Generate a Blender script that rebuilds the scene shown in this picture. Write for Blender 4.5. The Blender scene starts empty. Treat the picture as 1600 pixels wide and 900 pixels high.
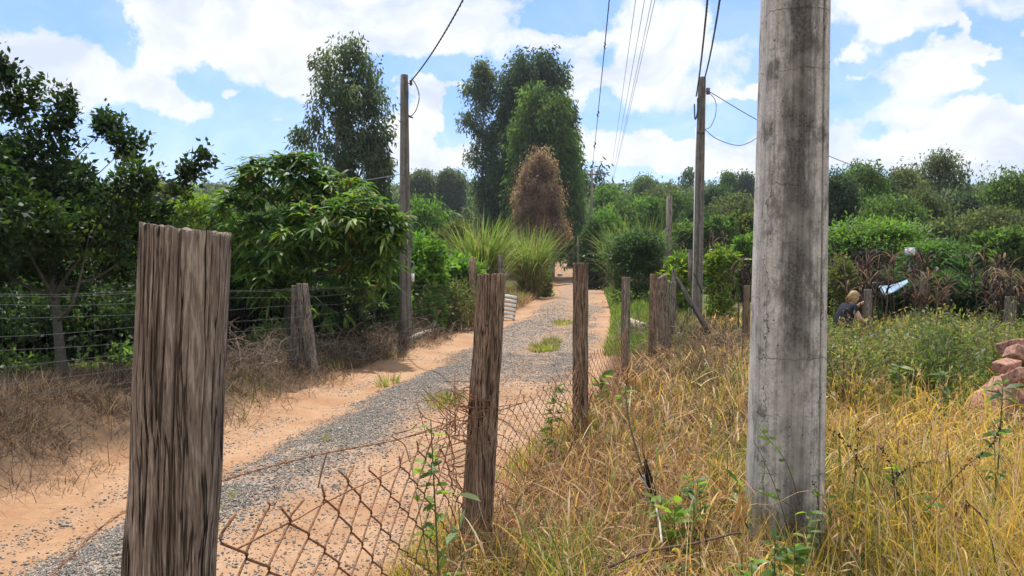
import bpy, math, random
import numpy as np
rng = np.random.default_rng(11)
random.seed(5)
R = math.radians
sc = bpy.context.scene
COL = sc.collection
PI = math.pi

# ------------------------------------------------------------------ camera
EYE = 1.6
PITCH = math.atan(35 / 1200)
cam = bpy.data.cameras.new('camera')
cam.sensor_width = 36
cam.lens = 27
cam.clip_start = 0.05
cam.clip_end = 3000
co = bpy.data.objects.new('camera', cam)
co.location = (0, 0, EYE)
co.rotation_euler = (PI / 2 - PITCH, 0, 0)
COL.objects.link(co)
sc.camera = co


def at(px, py, Y):
    """point at distance Y in front of the viewpoint that the photograph shows at (px, py)"""
    a, b = (px - 800) / 1200, (450 - py) / 1200
    d = np.array([a, math.cos(PITCH) + b * math.sin(PITCH), -math.sin(PITCH) + b * math.cos(PITCH)])
    return np.array([0, 0, EYE]) + d * (Y / d[1])


# ------------------------------------------------------------------ noise, terrain
def vnoise(x, y, seed=0):
    x = np.asarray(x, float); y = np.asarray(y, float)
    xi, yi = np.floor(x), np.floor(y)
    fx, fy = x - xi, y - yi
    fx = fx * fx * (3 - 2 * fx); fy = fy * fy * (3 - 2 * fy)
    def h(i, j):
        v = np.sin(i * 127.1 + j * 311.7 + seed * 74.7) * 43758.5453
        return v - np.floor(v)
    return (h(xi, yi) * (1 - fx) + h(xi + 1, yi) * fx) * (1 - fy) + (h(xi, yi + 1) * (1 - fx) + h(xi + 1, yi + 1) * fx) * fy


def fbm(x, y, seed=0, oct=4):
    a, s, t = .5, 0, 0
    for o in range(oct):
        s = s + a * vnoise(x * 2 ** o, y * 2 ** o, seed + o * 13); t += a; a *= .5
    return s / t


def sstep(a, b, x):
    t = np.clip((x - a) / (b - a), 0, 1)
    return t * t * (3 - 2 * t)


_cy = np.array([-40, 0, 5, 8, 11, 15, 25, 50, 78, 113, 150, 200, 260, 600])
_cx = np.array([-8, -2.25, -1.5, -1.05, -.6, .05, 1.4, 4.0, 6.0, 7.6, 3.0, -16, -50, -240])
_yy = np.linspace(-40, 600, 12801)
_cc = np.interp(_yy, _cy, _cx)
_k = np.hanning(161); _k /= _k.sum()
_cc = np.convolve(np.pad(_cc, 80, mode='edge'), _k, 'valid')


def cen(y):
    return np.interp(y, _yy, _cc)


def fence_x(y):
    return np.interp(y, [-2, 1.45, 4.2, 7, 11, 12, 14.8, 20, 60], [-1.2, -.63, -.175, .62, 1.63, 2.1, 2.96, 4.3, 12])


def height(x, y):
    x = np.asarray(x, float); y = np.asarray(y, float)
    s = x - cen(y)
    z = np.where(y > 78, .066 * (y - 78) * sstep(72, 100, y), 0)
    z = z + np.where(y > 130, .055 * (y - 130), 0)
    z = np.minimum(z, 24)
    z = z + .9 * (fbm(x * .03, y * .03, 3) - .5) * sstep(30, 90, np.abs(s) * 2 + y * .5 - 10)
    hb = np.interp(y, [-5, 5.5, 8, 11, 40, 90], [.62, .58, .34, .13, .12, .2])
    edge = -1.72 + .22 * (vnoise(y * 1.3, 0, 9) - .5)
    z = z + hb * sstep(0, 1, (edge - s) / .95)
    z = z + .07 * (fbm(x * 2.2, y * 2.2, 21) - .5) * sstep(0, .5, np.abs(s) - 1.5)
    z = z + .03 * (fbm(x * 9, y * 9, 22) - .5) * sstep(0, .4, np.abs(s) - 1.5)
    inr = sstep(2.0, 1.5, np.abs(s)) * sstep(90, 60, y)
    z = z - inr * (.05 * np.exp(-((s + 1.15) / .32) ** 2) + .035 * np.exp(-((s - .42) / .3) ** 2))
    z = z + inr * (.05 * np.exp(-((s + .42) / .33) ** 2))
    z = z + inr * .012 * (fbm(x * 3, y * 1.2, 5) - .5)
    return z


# ------------------------------------------------------------------ mesh helpers
def mesh_obj(name, V, F, mat, parent=None, col=None, smooth=False):
    V = np.asarray(V, np.float32).reshape(-1, 3)
    if not isinstance(F, list): F = [F]
    F = [np.asarray(f, np.int32) for f in F if len(f)]
    me = bpy.data.meshes.new(name)
    me.vertices.add(len(V)); me.vertices.foreach_set('co', V.ravel())
    tot = np.concatenate([np.full(len(f), f.shape[1], np.int32) for f in F])
    li = np.concatenate([f.ravel() for f in F])
    me.loops.add(len(li)); me.loops.foreach_set('vertex_index', li)
    me.polygons.add(len(tot))
    me.polygons.foreach_set('loop_start', np.concatenate([[0], np.cumsum(tot)[:-1]]).astype(np.int32))
    if smooth:
        me.polygons.foreach_set('use_smooth', np.ones(len(tot), bool))
    if col is not None:
        a = me.attributes.new('col', 'FLOAT_COLOR', 'POINT')
        c = np.ones((len(V), 4), np.float32); c[:, :3] = col
        a.data.foreach_set('color', c.ravel())
    me.update(calc_edges=True)
    if mat: me.materials.append(mat)
    o = bpy.data.objects.new(name, me)
    COL.objects.link(o)
    if parent: o.parent = parent
    return o


class MB:
    def __init__(s): s.V = []; s.F = {3: [], 4: []}; s.C = []; s.n = 0
    def add(s, V, F, col=None):
        V = np.asarray(V, float).reshape(-1, 3)
        if not isinstance(F, list): F = [F]
        for f in F:
            f = np.asarray(f, np.int64)
            if len(f): s.F[f.shape[1]].append(f + s.n)
        s.V.append(V)
        if col is None: col = (.5, .5, .5)
        c = np.asarray(col, float)
        s.C.append(np.broadcast_to(c, (len(V), 3)) if c.ndim == 1 else c)
        s.n += len(V); return s
    def box(s, c, size, rz=0, rx=0, ry=0, col=None):
        v = np.array([[x, y, z] for x in (-.5, .5) for y in (-.5, .5) for z in (-.5, .5)]) * np.array(size)
        f = np.array([[0, 1, 3, 2], [4, 6, 7, 5], [0, 4, 5, 1], [2, 3, 7, 6], [0, 2, 6, 4], [1, 5, 7, 3]])
        def rot(v, a, i, j):
            w = v.copy(); w[:, i] = v[:, i] * math.cos(a) - v[:, j] * math.sin(a); w[:, j] = v[:, i] * math.sin(a) + v[:, j] * math.cos(a); return w
        v = rot(rot(rot(v, rx, 1, 2), ry, 2, 0), rz, 0, 1)
        return s.add(v + np.array(c), f, col)
    def tube(s, P, r, sides=6, col=None, cap=True):
        V, F = tube(P, r, sides, cap); return s.add(V, F, col)
    def build(s, name, mat, parent=None, smooth=False):
        F = [np.concatenate(s.F[k]) for k in (3, 4) if s.F[k]]
        return mesh_obj(name, np.concatenate(s.V), F, mat, parent, np.concatenate(s.C), smooth)


def tube(P, r, sides=6, cap=True):
    P = np.asarray(P, float); n = len(P)
    r = np.broadcast_to(np.asarray(r, float), (n,))
    T = np.gradient(P, axis=0); T /= np.linalg.norm(T, axis=1, keepdims=True) + 1e-12
    ref = np.array([0, 0, 1.]) if abs(T[:, 2]).mean() < .8 else np.array([1., 0, 0])
    A = np.cross(T, ref); A /= np.linalg.norm(A, axis=1, keepdims=True) + 1e-12
    B = np.cross(T, A)
    th = np.arange(sides) * 2 * PI / sides
    V = P[:, None] + r[:, None, None] * (A[:, None] * np.cos(th)[None, :, None] + B[:, None] * np.sin(th)[None, :, None])
    V = V.reshape(-1, 3)
    i = np.arange(n - 1)[:, None] * sides; j = np.arange(sides)[None]
    j2 = (j + 1) % sides
    F4 = np.stack([i + j, i + j2, i + sides + j2, i + sides + j], -1).reshape(-1, 4)
    F = [F4]
    if cap:
        V = np.concatenate([V, P[:1], P[-1:]])
        k = np.arange(sides); k2 = (k + 1) % sides
        a = np.stack([np.full(sides, n * sides), k2, k], 1)
        b = np.stack([np.full(sides, n * sides + 1), (n - 1) * sides + k, (n - 1) * sides + k2], 1)
        F.append(np.concatenate([a, b]))
    return V, F


def unit(v):
    return v / (np.linalg.norm(v, axis=-1, keepdims=True) + 1e-9)


def curve(pts, n=12):
    """smooth polyline through points (Catmull-Rom)"""
    p = np.asarray(pts, float)
    if len(p) == 2: return p[0] + (p[1] - p[0]) * np.linspace(0, 1, n)[:, None]
    q = np.vstack([2 * p[0] - p[1], p, 2 * p[-1] - p[-2]])
    out = []
    for i in range(1, len(q) - 2):
        t = np.linspace(0, 1, max(2, n // (len(p) - 1)), endpoint=False)[:, None]
        a, b, c, d = q[i - 1], q[i], q[i + 1], q[i + 2]
        out.append(.5 * (2 * b + (c - a) * t + (2 * a - 5 * b + 4 * c - d) * t ** 2 + (3 * b - a - 3 * c + d) * t ** 3))
    out.append(p[-1:])
    return np.concatenate(out)


def leaves(P, D, N, L, W, long=False, droop=0., fold=.16):
    """leaf blades: base P, axis D, facing N. returns V, F list, verts per leaf"""
    n = len(P); L = np.broadcast_to(L, (n,))[:, None]; W = np.broadcast_to(W, (n,))[:, None]
    D = unit(D); S = unit(np.cross(D, N)); U = np.cross(S, D)
    dn = np.array([0, 0, -1.])
    if not long:
        m = P + D * L * .45 - U * W * fold * 0
        V = np.stack([P, m + S * W * .5 + U * W * fold, P + D * L + dn * L * droop, m - S * W * .5 + U * W * fold], 1)
        i = np.arange(n)[:, None] * 4
        return V.reshape(-1, 3), [i + np.array([[0, 1, 2, 3]])], 4
    a = P + D * L * .33 + dn * L * droop * .15; b = P + D * L * .7 + dn * L * droop * .5; t = P + D * L + dn * L * droop
    V = np.stack([P, a + S * W * .45 + U * W * fold, a - S * W * .45 + U * W * fold,
                  b + S * W * .4 + U * W * fold, b - S * W * .4 + U * W * fold, t], 1)
    i = np.arange(n)[:, None] * 6
    return V.reshape(-1, 3), [i + np.array([[1, 3, 4, 2]]),
                              np.concatenate([i + np.array([[0, 1, 2]]), i + np.array([[4, 3, 5]])])], 6


def blades(P, az, lean, bend, L, W, S=4, twist=None, taper=.8):
    """grass ribbons"""
    n = len(P)
    def b_(v): return np.broadcast_to(np.asarray(v, float), (n,))
    az, lean, bend, L, W = map(b_, (az, lean, bend, L, W))
    H = np.stack([np.cos(az), np.sin(az), 0 * az], 1)
    tw = az + PI / 2 + (rng.normal(0, .7, n) if twist is None else twist)
    Sd = np.stack([np.cos(tw), np.sin(tw), 0 * az], 1)
    Z = np.array([0, 0, 1.])
    p = P.copy(); pts = [p]
    for k in range(S):
        t = lean + bend * ((k + .5) / S) ** 1.3
        p = p + (L / S)[:, None] * (np.sin(t)[:, None] * H + np.cos(t)[:, None] * Z)
        pts.append(p)
    V = []
    for k in range(S):
        w = (W * .5 * (1 - (k / S) ** 2 * taper))[:, None]
        V += [pts[k] + Sd * w, pts[k] - Sd * w]
    V.append(pts[S])
    m = 2 * S + 1
    V = np.stack(V, 1).reshape(-1, 3)
    i = np.arange(n)[:, None] * m
    F4 = [i + np.array([[2 * k, 2 * k + 1, 2 * k + 3, 2 * k + 2]]) for k in range(S - 1)]
    F3 = i + np.array([[2 * S - 2, 2 * S - 1, 2 * S]])
    return V, [np.concatenate(F4) if F4 else np.zeros((0, 4), int), F3], m


def pick(cols, n, jit=.18, w=None):
    cols = np.asarray(cols, float)
    c = cols[rng.choice(len(cols), n, p=w)]
    return np.clip(c * (1 + rng.normal(0, jit, (n, 1))) * (1 + rng.normal(0, jit * .3, (n, 3))), .004, .95)


# ------------------------------------------------------------------ materials
def new_mat(name):
    m = bpy.data.materials.new(name); m.use_nodes = True
    nt = m.node_tree; nt.nodes.clear()
    return m, nt, nt.nodes, nt.links


def node(nt, t, **k):
    n = nt.nodes.new(t)
    for a, b in k.items():
        if a.startswith('i_'):
            key = a[2:]
            key = int(key) if key.isdigit() else key.replace('_', ' ')
            if isinstance(b, bpy.types.NodeSocket): nt.links.new(b, n.inputs[key])
            else: n.inputs[key].default_value = b
        else: setattr(n, a, b)
    return n


def math_(nt, op, a, b=None, c=None, clamp=False):
    n = nt.nodes.new('ShaderNodeMath'); n.operation = op; n.use_clamp = clamp
    for i, v in enumerate((a, b, c)):
        if v is None: continue
        if isinstance(v, bpy.types.NodeSocket): nt.links.new(v, n.inputs[i])
        else: n.inputs[i].default_value = v
    return n.outputs[0]


def mixc(nt, f, a, b, mode='MIX'):
    n = nt.nodes.new('ShaderNodeMix'); n.data_type = 'RGBA'; n.blend_type = mode
    for s, v in ((n.inputs[0], f), (n.inputs[6], a), (n.inputs[7], b)):
        if isinstance(v, bpy.types.NodeSocket): nt.links.new(v, s)
        elif s.type == 'RGBA': s.default_value = (*v, 1)
        else: s.default_value = v
    return n.outputs[2]


def ramp(nt, f, stops):
    n = nt.nodes.new('ShaderNodeValToRGB')
    nt.links.new(f, n.inputs[0])
    e = n.color_ramp.elements
    while len(e) < len(stops): e.new(.5)
    for el, (p, c) in zip(e, stops):
        el.position = p; el.color = (*c, 1) if len(c) == 3 else c
    return n.outputs[0]


def noise(nt, vec, scale, detail=4, rough=.55, dist=0):
    n = node(nt, 'ShaderNodeTexNoise', i_Scale=scale, i_Detail=detail, i_Roughness=rough, i_Distortion=dist)
    if vec is not None: nt.links.new(vec, n.inputs['Vector'])
    return n.outputs['Fac']


def mapping(nt, vec, scale):
    n = node(nt, 'ShaderNodeMapping'); n.inputs['Scale'].default_value = scale
    nt.links.new(vec, n.inputs['Vector']); return n.outputs[0]


def principled(nt, base, rough=.8, spec=.3, bump=None, bstr=.5, bdist=.02, metal=0):
    p = node(nt, 'ShaderNodeBsdfPrincipled')
    if isinstance(base, bpy.types.NodeSocket): nt.links.new(base, p.inputs['Base Color'])
    else: p.inputs['Base Color'].default_value = (*base, 1)
    if isinstance(rough, bpy.types.NodeSocket): nt.links.new(rough, p.inputs['Roughness'])
    else: p.inputs['Roughness'].default_value = rough
    p.inputs['Specular IOR Level'].default_value = spec
    p.inputs['Metallic'].default_value = metal
    if bump is not None:
        b = node(nt, 'ShaderNodeBump', i_Strength=bstr, i_Distance=bdist, i_Height=bump)
        nt.links.new(b.outputs[0], p.inputs['Normal'])
    o = node(nt, 'ShaderNodeOutputMaterial'); nt.links.new(p.outputs[0], o.inputs[0])
    return p, o


def leaf_mat(name, trans=.5, rough=.5, spec=.35, tint=(1.9, 2.0, .9)):
    m, nt, N, L = new_mat(name)
    a = node(nt, 'ShaderNodeAttribute', attribute_name='col')
    p, o = principled(nt, a.outputs['Color'], rough, spec)
    t = node(nt, 'ShaderNodeBsdfTranslucent')
    L.new(mixc(nt, 1, a.outputs['Color'], tint, 'MULTIPLY'), t.inputs[0])
    mx = node(nt, 'ShaderNodeMixShader'); mx.inputs[0].default_value = trans
    L.new(p.outputs[0], mx.inputs[1]); L.new(t.outputs[0], mx.inputs[2]); L.new(mx.outputs[0], o.inputs[0])
    return m


def attr_mat(name, rough=.85, spec=.2, bscale=60, bstr=.3, bdist=.004):
    m, nt, N, L = new_mat(name)
    a = node(nt, 'ShaderNodeAttribute', attribute_name='col')
    g = node(nt, 'ShaderNodeTexCoord').outputs['Object']
    n = noise(nt, g, bscale, 3)
    c = mixc(nt, 1, a.outputs['Color'], ramp(nt, n, [(.25, (.65,) * 3), (.75, (1.3,) * 3)]), 'MULTIPLY')
    principled(nt, c, rough, spec, n, bstr, bdist)
    return m


def wood_mat(name, dark, mid, light, sc_=1., bump=.8):
    """weathered split timber: short sharp fibres, long dark checks, blotches of damp"""
    m, nt, N, L = new_mat(name)
    g = node(nt, 'ShaderNodeTexCoord').outputs['Object']
    wn = node(nt, 'ShaderNodeTexNoise', i_Scale=1.6, i_Detail=2.); L.new(mapping(nt, g, (4, 4, 1.6)), wn.inputs['Vector'])
    ws = node(nt, 'ShaderNodeVectorMath', operation='SCALE'); L.new(wn.outputs['Color'], ws.inputs[0]); ws.inputs['Scale'].default_value = .045
    wv = node(nt, 'ShaderNodeVectorMath', operation='ADD'); L.new(g, wv.inputs[0]); L.new(ws.outputs[0], wv.inputs[1])
    v = wv.outputs[0]
    n1 = noise(nt, mapping(nt, v, (190 * sc_, 190 * sc_, 13)), 1, 2, .5)
    n2 = noise(nt, mapping(nt, v, (460 * sc_, 460 * sc_, 40)), 1, 2, .6)
    n3 = noise(nt, mapping(nt, v, (13, 13, 2.6)), 1, 4, .6)
    n4 = noise(nt, mapping(nt, v, (42 * sc_, 42 * sc_, 1.0)), 1, 3, .5)
    f = math_(nt, 'ADD', math_(nt, 'MULTIPLY', n1, .45), math_(nt, 'MULTIPLY', n2, .25))
    f = math_(nt, 'ADD', f, math_(nt, 'MULTIPLY', n3, .3))
    c = ramp(nt, f, [(.385, dark), (.44, tuple(.25 * a + .75 * b for a, b in zip(dark, mid))), (.50, mid), (.58, light)])
    check = ramp(nt, math_(nt, 'ABSOLUTE', math_(nt, 'SUBTRACT', n4, .5)), [(.008, (.07,) * 3), (.030, (1,) * 3)])
    c = mixc(nt, ramp(nt, n3, [(.35, (.7,) * 3), (.55, (1,) * 3)]), c, mixc(nt, 1, c, check, 'MULTIPLY'))
    h = math_(nt, 'ADD', math_(nt, 'ADD', n1, math_(nt, 'MULTIPLY', n2, .5)), node(nt, 'ShaderNodeSeparateColor', i_0=check).outputs[0])
    principled(nt, c, .92, .1, h, bump, .006)
    return m


M = {}
M['leaf'] = leaf_mat('leaf')
M['leaf_glossy'] = leaf_mat('leaf_glossy', .42, .5, .3, (1.7, 1.9, .7))
M['leaf_far'] = leaf_mat('leaf_far', .5, .7, .2, (1.9, 1.95, 1.1))
M['grass'] = leaf_mat('grass_blade', .5, .55, .3, (1.5, 1.45, .9))
M['straw'] = leaf_mat('straw', .42, .75, .15, (1.25, 1.1, .75))
M['bark'] = attr_mat('bark', .9, .15, 22, .6, .02)
M['twig'] = attr_mat('twig', .9, .1, 40, .2)
M['stone'] = attr_mat('gravel_stone', .85, .25, 120, .4)
M['wood'] = wood_mat('weathered_wood', (.085, .066, .052), (.215, .168, .132), (.37, .305, .245))
M['wood_brown'] = wood_mat('weathered_wood_brown', (.055, .036, .026), (.205, .138, .097), (.38, .28, .205), 1.)
M['wood_grey'] = wood_mat('weathered_wood_grey', (.045, .037, .029), (.18, .15, .122), (.40, .35, .29), 1.)


def flat_mat(name, col, rough=.6, spec=.3, metal=0, nscale=30, amt=.25):
    m, nt, N, L = new_mat(name)
    g = node(nt, 'ShaderNodeTexCoord').outputs['Object']
    n = noise(nt, g, nscale, 4)
    c = mixc(nt, 1, col, ramp(nt, n, [(.3, (1 - amt,) * 3), (.7, (1 + amt,) * 3)]), 'MULTIPLY')
    principled(nt, c, rough, spec, n, .25, .004, metal)
    return m


M['rust'] = flat_mat('rusty_wire', (.23, .115, .065), .85, .2, 0, 90, .5)
M['galv'] = flat_mat('dull_galvanised_wire', (.11, .12, .125), .65, .25, .2)
M['cable'] = flat_mat('dark_cable', (.06, .065, .075), .5, .4)
M['cable_grey'] = flat_mat('grey_cable', (.22, .23, .25), .5, .4)
M['white'] = flat_mat('white_paint', (.78, .78, .76), .5, .4, 0, 12, .12)
M['porcelain'] = flat_mat('insulator', (.12, .09, .08), .3, .5)
M['brick'] = flat_mat('broken_brick', (.33, .185, .14), .95, .08, 0, 30, .6)
M['tarp'] = flat_mat('pale_blue_sheet', (.22, .32, .43), .55, .3, 0, 6, .2)
M['skin'] = flat_mat('skin', (.58, .34, .24), .55, .35, 0, 20, .08)
M['hair'] = flat_mat('blond_hair', (.33, .21, .095), .55, .35, 0, 45, .6)
M['shirt'] = flat_mat('dark_shirt', (.022, .024, .034), .85, .15, 0, 30, .2)
M['trousers'] = flat_mat('dark_trousers', (.05, .055, .075), .85, .15, 0, 30, .2)
M['watch'] = flat_mat('watch_strap', (.02, .02, .02), .4, .4)


def concrete(name, base, stain, stain_w, speck=1., local_x=True):
    """cast concrete: mottled, with small air holes, hairline cracks and a dark weather streak"""
    m, nt, N, L = new_mat(name)
    g = node(nt, 'ShaderNodeTexCoord').outputs['Object']
    sep = node(nt, 'ShaderNodeSeparateXYZ', i_0=g)
    n1 = noise(nt, g, 7, 6, .62)
    n2 = noise(nt, g, 70, 4, .6)
    c = ramp(nt, n1, [(.3, tuple(x * .72 for x in base)), (.52, base), (.75, tuple(x * 1.28 for x in base))])
    c = mixc(nt, .55, c, ramp(nt, n2, [(.3, (.45,) * 3), (.6, (1.12,) * 3)]), 'MULTIPLY')
    # streak running down the middle of the face
    wob = noise(nt, mapping(nt, g, (1, 1, .9)), 2.6, 6, .7)
    xo = math_(nt, 'ABSOLUTE', math_(nt, 'ADD', sep.outputs[0], math_(nt, 'MULTIPLY', math_(nt, 'SUBTRACT', wob, .5), .16)))
    ed = noise(nt, mapping(nt, g, (38, 38, 11)), 1, 6, .75)
    xo = math_(nt, 'ADD', xo, math_(nt, 'MULTIPLY', math_(nt, 'SUBTRACT', ed, .5), .17 * stain_w / .1))
    st = node(nt, 'ShaderNodeMapRange', interpolation_type='SMOOTHSTEP', i_1=stain_w * .25, i_2=stain_w * 1.25, i_3=1., i_4=0.)
    L.new(xo, st.inputs[0])
    along = ramp(nt, noise(nt, mapping(nt, g, (2, 2, 1.6)), 1, 4, .6), [(.34, (.35,) * 3), (.54, (1,) * 3)])
    sf = math_(nt, 'MULTIPLY', st.outputs[0], along)
    sf = math_(nt, 'MULTIPLY', sf, math_(nt, 'ADD', math_(nt, 'MULTIPLY', n2, .9), .45), clamp=True)
    c = mixc(nt, sf, c, stain)
    # blotches
    bl = ramp(nt, noise(nt, mapping(nt, g, (9, 9, 5)), 1, 7, .72), [(.52, (0,) * 3), (.64, (.75,) * 3)])
    c = mixc(nt, bl, c, tuple(x * 1.5 for x in stain))
    # rain runs
    rn = noise(nt, mapping(nt, g, (55, 55, 1.1)), 1, 5, .65)
    c = mixc(nt, .75, c, ramp(nt, rn, [(.34, (.58, .57, .56)), (.52, (1,) * 3), (.7, (1.12,) * 3)]), 'MULTIPLY')
    # air holes
    vo = node(nt, 'ShaderNodeTexVoronoi', i_Scale=42.); L.new(g, vo.inputs['Vector'])
    rr = node(nt, 'ShaderNodeSeparateColor', i_0=vo.outputs['Color']).outputs[0]
    hole = math_(nt, 'LESS_THAN', vo.outputs['Distance'], math_(nt, 'MULTIPLY', math_(nt, 'POWER', rr, 5.), .24))
    c = mixc(nt, math_(nt, 'MULTIPLY', hole, .85), c, (.05, .048, .045))
    # hairline cracks: level ones all the way across and a few upright ones
    def crack(axis_, freq, wid, wob_, msk, sc2):
        t = math_(nt, 'ADD', math_(nt, 'MULTIPLY', sep.outputs[axis_], freq), math_(nt, 'MULTIPLY', noise(nt, g, sc2, 5, .65), wob_))
        d_ = math_(nt, 'ABSOLUTE', math_(nt, 'SUBTRACT', math_(nt, 'FRACT', t), .5))
        k_ = ramp(nt, d_, [(wid * .3, (1,) * 3), (wid, (0,) * 3)])
        return math_(nt, 'MULTIPLY', k_, ramp(nt, noise(nt, g, msk, 3), [(.46, (0,) * 3), (.56, (.8,) * 3)]))
    cr = math_(nt, 'MAXIMUM', crack(2, 3.1, .012, .35, 5.3, 6), crack(0, 7., .02, 1.1, 4.1, 5))
    c = mixc(nt, cr, c, (.06, .055, .05))
    b = math_(nt, 'SUBTRACT', math_(nt, 'ADD', n1, math_(nt, 'MULTIPLY', n2, .5)), math_(nt, 'ADD', hole, math_(nt, 'MULTIPLY', cr, .6)))
    principled(nt, c, .92, .15, b, .45, .006)
    return m


M['concrete'] = concrete('stained_concrete', (.56, .525, .475), (.08, .073, .066), .11)
M['concrete_small'] = concrete('grey_concrete', (.235, .21, .185), (.09, .08, .07), .04)


def earth_nodes(nt, g):
    """sandy orange earth colour with damp and pale patches; returns colour, height"""
    n1 = noise(nt, g, .9, 5, .6)
    n2 = noise(nt, g, 11, 6, .65)
    n3 = noise(nt, g, 120, 3, .6)
    c = ramp(nt, n1, [(.3, (.30, .16, .085)), (.5, (.37, .225, .13)), (.7, (.43, .28, .18))])
    c = mixc(nt, .5, c, ramp(nt, n2, [(.3, (.68, .62, .58)), (.7, (1.2, 1.2, 1.2))]), 'MULTIPLY')
    c = mixc(nt, .45, c, ramp(nt, n3, [(.28, (.5, .48, .46)), (.55, (1.12,) * 3)]), 'MULTIPLY')
    return c, math_(nt, 'ADD', n2, math_(nt, 'MULTIPLY', n3, .3))


def ground_mat():
    m, nt, N, L = new_mat('earth_ground')
    g = node(nt, 'ShaderNodeTexCoord').outputs['Object']
    c, h = earth_nodes(nt, g)
    a = node(nt, 'ShaderNodeAttribute', attribute_name='col')     # soil / litter / turf cover
    sp = node(nt, 'ShaderNodeSeparateColor', i_0=a.outputs['Color'])
    n = noise(nt, g, 6, 6, .7)
    lit = mixc(nt, n, (.05, .032, .02), (.14, .095, .06))
    turf = mixc(nt, n, (.05, .07, .02), (.12, .14, .05))
    f1 = math_(nt, 'MULTIPLY', sp.outputs[0], ramp(nt, n, [(.3, (.6,) * 3), (.55, (1,) * 3)]))
    c = mixc(nt, f1, c, lit)
    c = mixc(nt, sp.outputs[1], c, turf)
    principled(nt, c, .95, .1, h, .5, .03)
    return m


def road_mat():
    m, nt, N, L = new_mat('sandy_road')
    g = node(nt, 'ShaderNodeTexCoord').outputs['Object']
    c, h = earth_nodes(nt, g)
    a = node(nt, 'ShaderNodeAttribute', attribute_name='col')     # r: share of grey stone chips
    sp = node(nt, 'ShaderNodeSeparateColor', i_0=a.outputs['Color'])
    vo = node(nt, 'ShaderNodeTexVoronoi', i_Scale=48.); L.new(g, vo.inputs['Vector'])
    vs = node(nt, 'ShaderNodeSeparateColor', i_0=vo.outputs['Color'])
    n = noise(nt, g, 2.3, 5, .65)
    th = math_(nt, 'SUBTRACT', math_(nt, 'ADD', sp.outputs[0], math_(nt, 'MULTIPLY', math_(nt, 'SUBTRACT', n, .5), .7)), .12)
    isst = math_(nt, 'LESS_THAN', vs.outputs[0], th)
    body = math_(nt, 'LESS_THAN', vo.outputs['Distance'], .62)
    k = math_(nt, 'MULTIPLY', isst, body)
    stone = ramp(nt, vs.outputs[1], [(0, (.17, .155, .138)), (.6, (.29, .265, .235)), (1, (.42, .38, .335))])
    dusty = mixc(nt, .2, stone, c)
    c = mixc(nt, math_(nt, 'MULTIPLY', math_(nt, 'POWER', sp.outputs[0], 1.5), .7), c, (.215, .196, .172))
    c2 = mixc(nt, k, c, dusty)
    hh = math_(nt, 'ADD', math_(nt, 'MULTIPLY', h, .5), math_(nt, 'MULTIPLY', k, math_(nt, 'SUBTRACT', 1.1, vo.outputs['Distance'])))
    principled(nt, c2, .93, .12, hh, .6, .03)
    return m


M['ground'] = ground_mat(); M['road'] = road_mat()


# ------------------------------------------------------------------ tagging
def tag(o, label=None, cat=None, group=None, kind=None):
    if label: o['label'] = label
    if cat: o['category'] = cat
    if group: o['group'] = group
    if kind: o['kind'] = kind
    return o


def thing(name, loc, label, cat, group=None, rz=0):
    o = bpy.data.objects.new(name, None)
    o.location = tuple(float(v) for v in loc); o.rotation_euler = (0, 0, rz); o.empty_display_size = .2
    COL.objects.link(o)
    return tag(o, label, cat, group)


def rel(mb, root):
    """shift a builder's points into a thing's own frame"""
    mb.V = [v - np.array(root.location) for v in mb.V]
    return mb


def copy_tree(o, loc, rz, scale=1., label=None):
    c = o.copy(); COL.objects.link(c); c.location = tuple(float(v) for v in loc); c.rotation_euler = (0, 0, rz); c.scale = (scale,) * 3
    if label: c['label'] = label
    for ch in o.children:
        d = ch.copy(); COL.objects.link(d); d.parent = c
    return c

# ------------------------------------------------------------------ sky and sun
SUN_EL, SUN_AZ = 67, -6          # azimuth from the direction of view, to the right
sc.view_settings.view_transform = 'Standard'
sc.view_settings.look = 'None'
sc.view_settings.gamma = 1
sc.view_settings.exposure = EXPOSURE = .85
sc.view_settings.use_curve_mapping = False
W = bpy.data.worlds.new('World'); sc.world = W; W.use_nodes = True
nt = W.node_tree; nt.nodes.clear()
sky = node(nt, 'ShaderNodeTexSky', sky_type='NISHITA', sun_disc=False)
sky.sun_elevation = R(SUN_EL); sky.sun_rotation = R(SUN_AZ)
sky.altitude = 300; sky.air_density = 1.0; sky.dust_density = .6; sky.ozone_density = 2.0
g = node(nt, 'ShaderNodeTexCoord').outputs['Generated']
sp = node(nt, 'ShaderNodeSeparateXYZ', i_0=g)
X_, Y_, Z_ = sp.outputs
az = math_(nt, 'ARCTAN2', X_, Y_)
el = math_(nt, 'ARCSINE', math_(nt, 'MINIMUM', math_(nt, 'MAXIMUM', Z_, -1.), 1.))
# domain warp, then billows
wn = node(nt, 'ShaderNodeTexNoise', i_Scale=5., i_Detail=3.); nt.links.new(g, wn.inputs['Vector'])
wsub = node(nt, 'ShaderNodeVectorMath', operation='SUBTRACT'); nt.links.new(wn.outputs['Color'], wsub.inputs[0]); wsub.inputs[1].default_value = (.5, .5, .5)
wscl = node(nt, 'ShaderNodeVectorMath', operation='SCALE'); nt.links.new(wsub.outputs[0], wscl.inputs[0]); wscl.inputs['Scale'].default_value = .22
wadd = node(nt, 'ShaderNodeVectorMath', operation='ADD'); nt.links.new(g, wadd.inputs[0]); nt.links.new(wscl.outputs[0], wadd.inputs[1])
big = noise(nt, mapping(nt, wadd.outputs[0], (1, 1, 1.9)), 4.2, 9, .56)
fine = noise(nt, mapping(nt, wadd.outputs[0], (1, 1, 1.5)), 15, 8, .6)
dens = math_(nt, 'ADD', math_(nt, 'MULTIPLY', big, .62), math_(nt, 'MULTIPLY', fine, .38))
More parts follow.
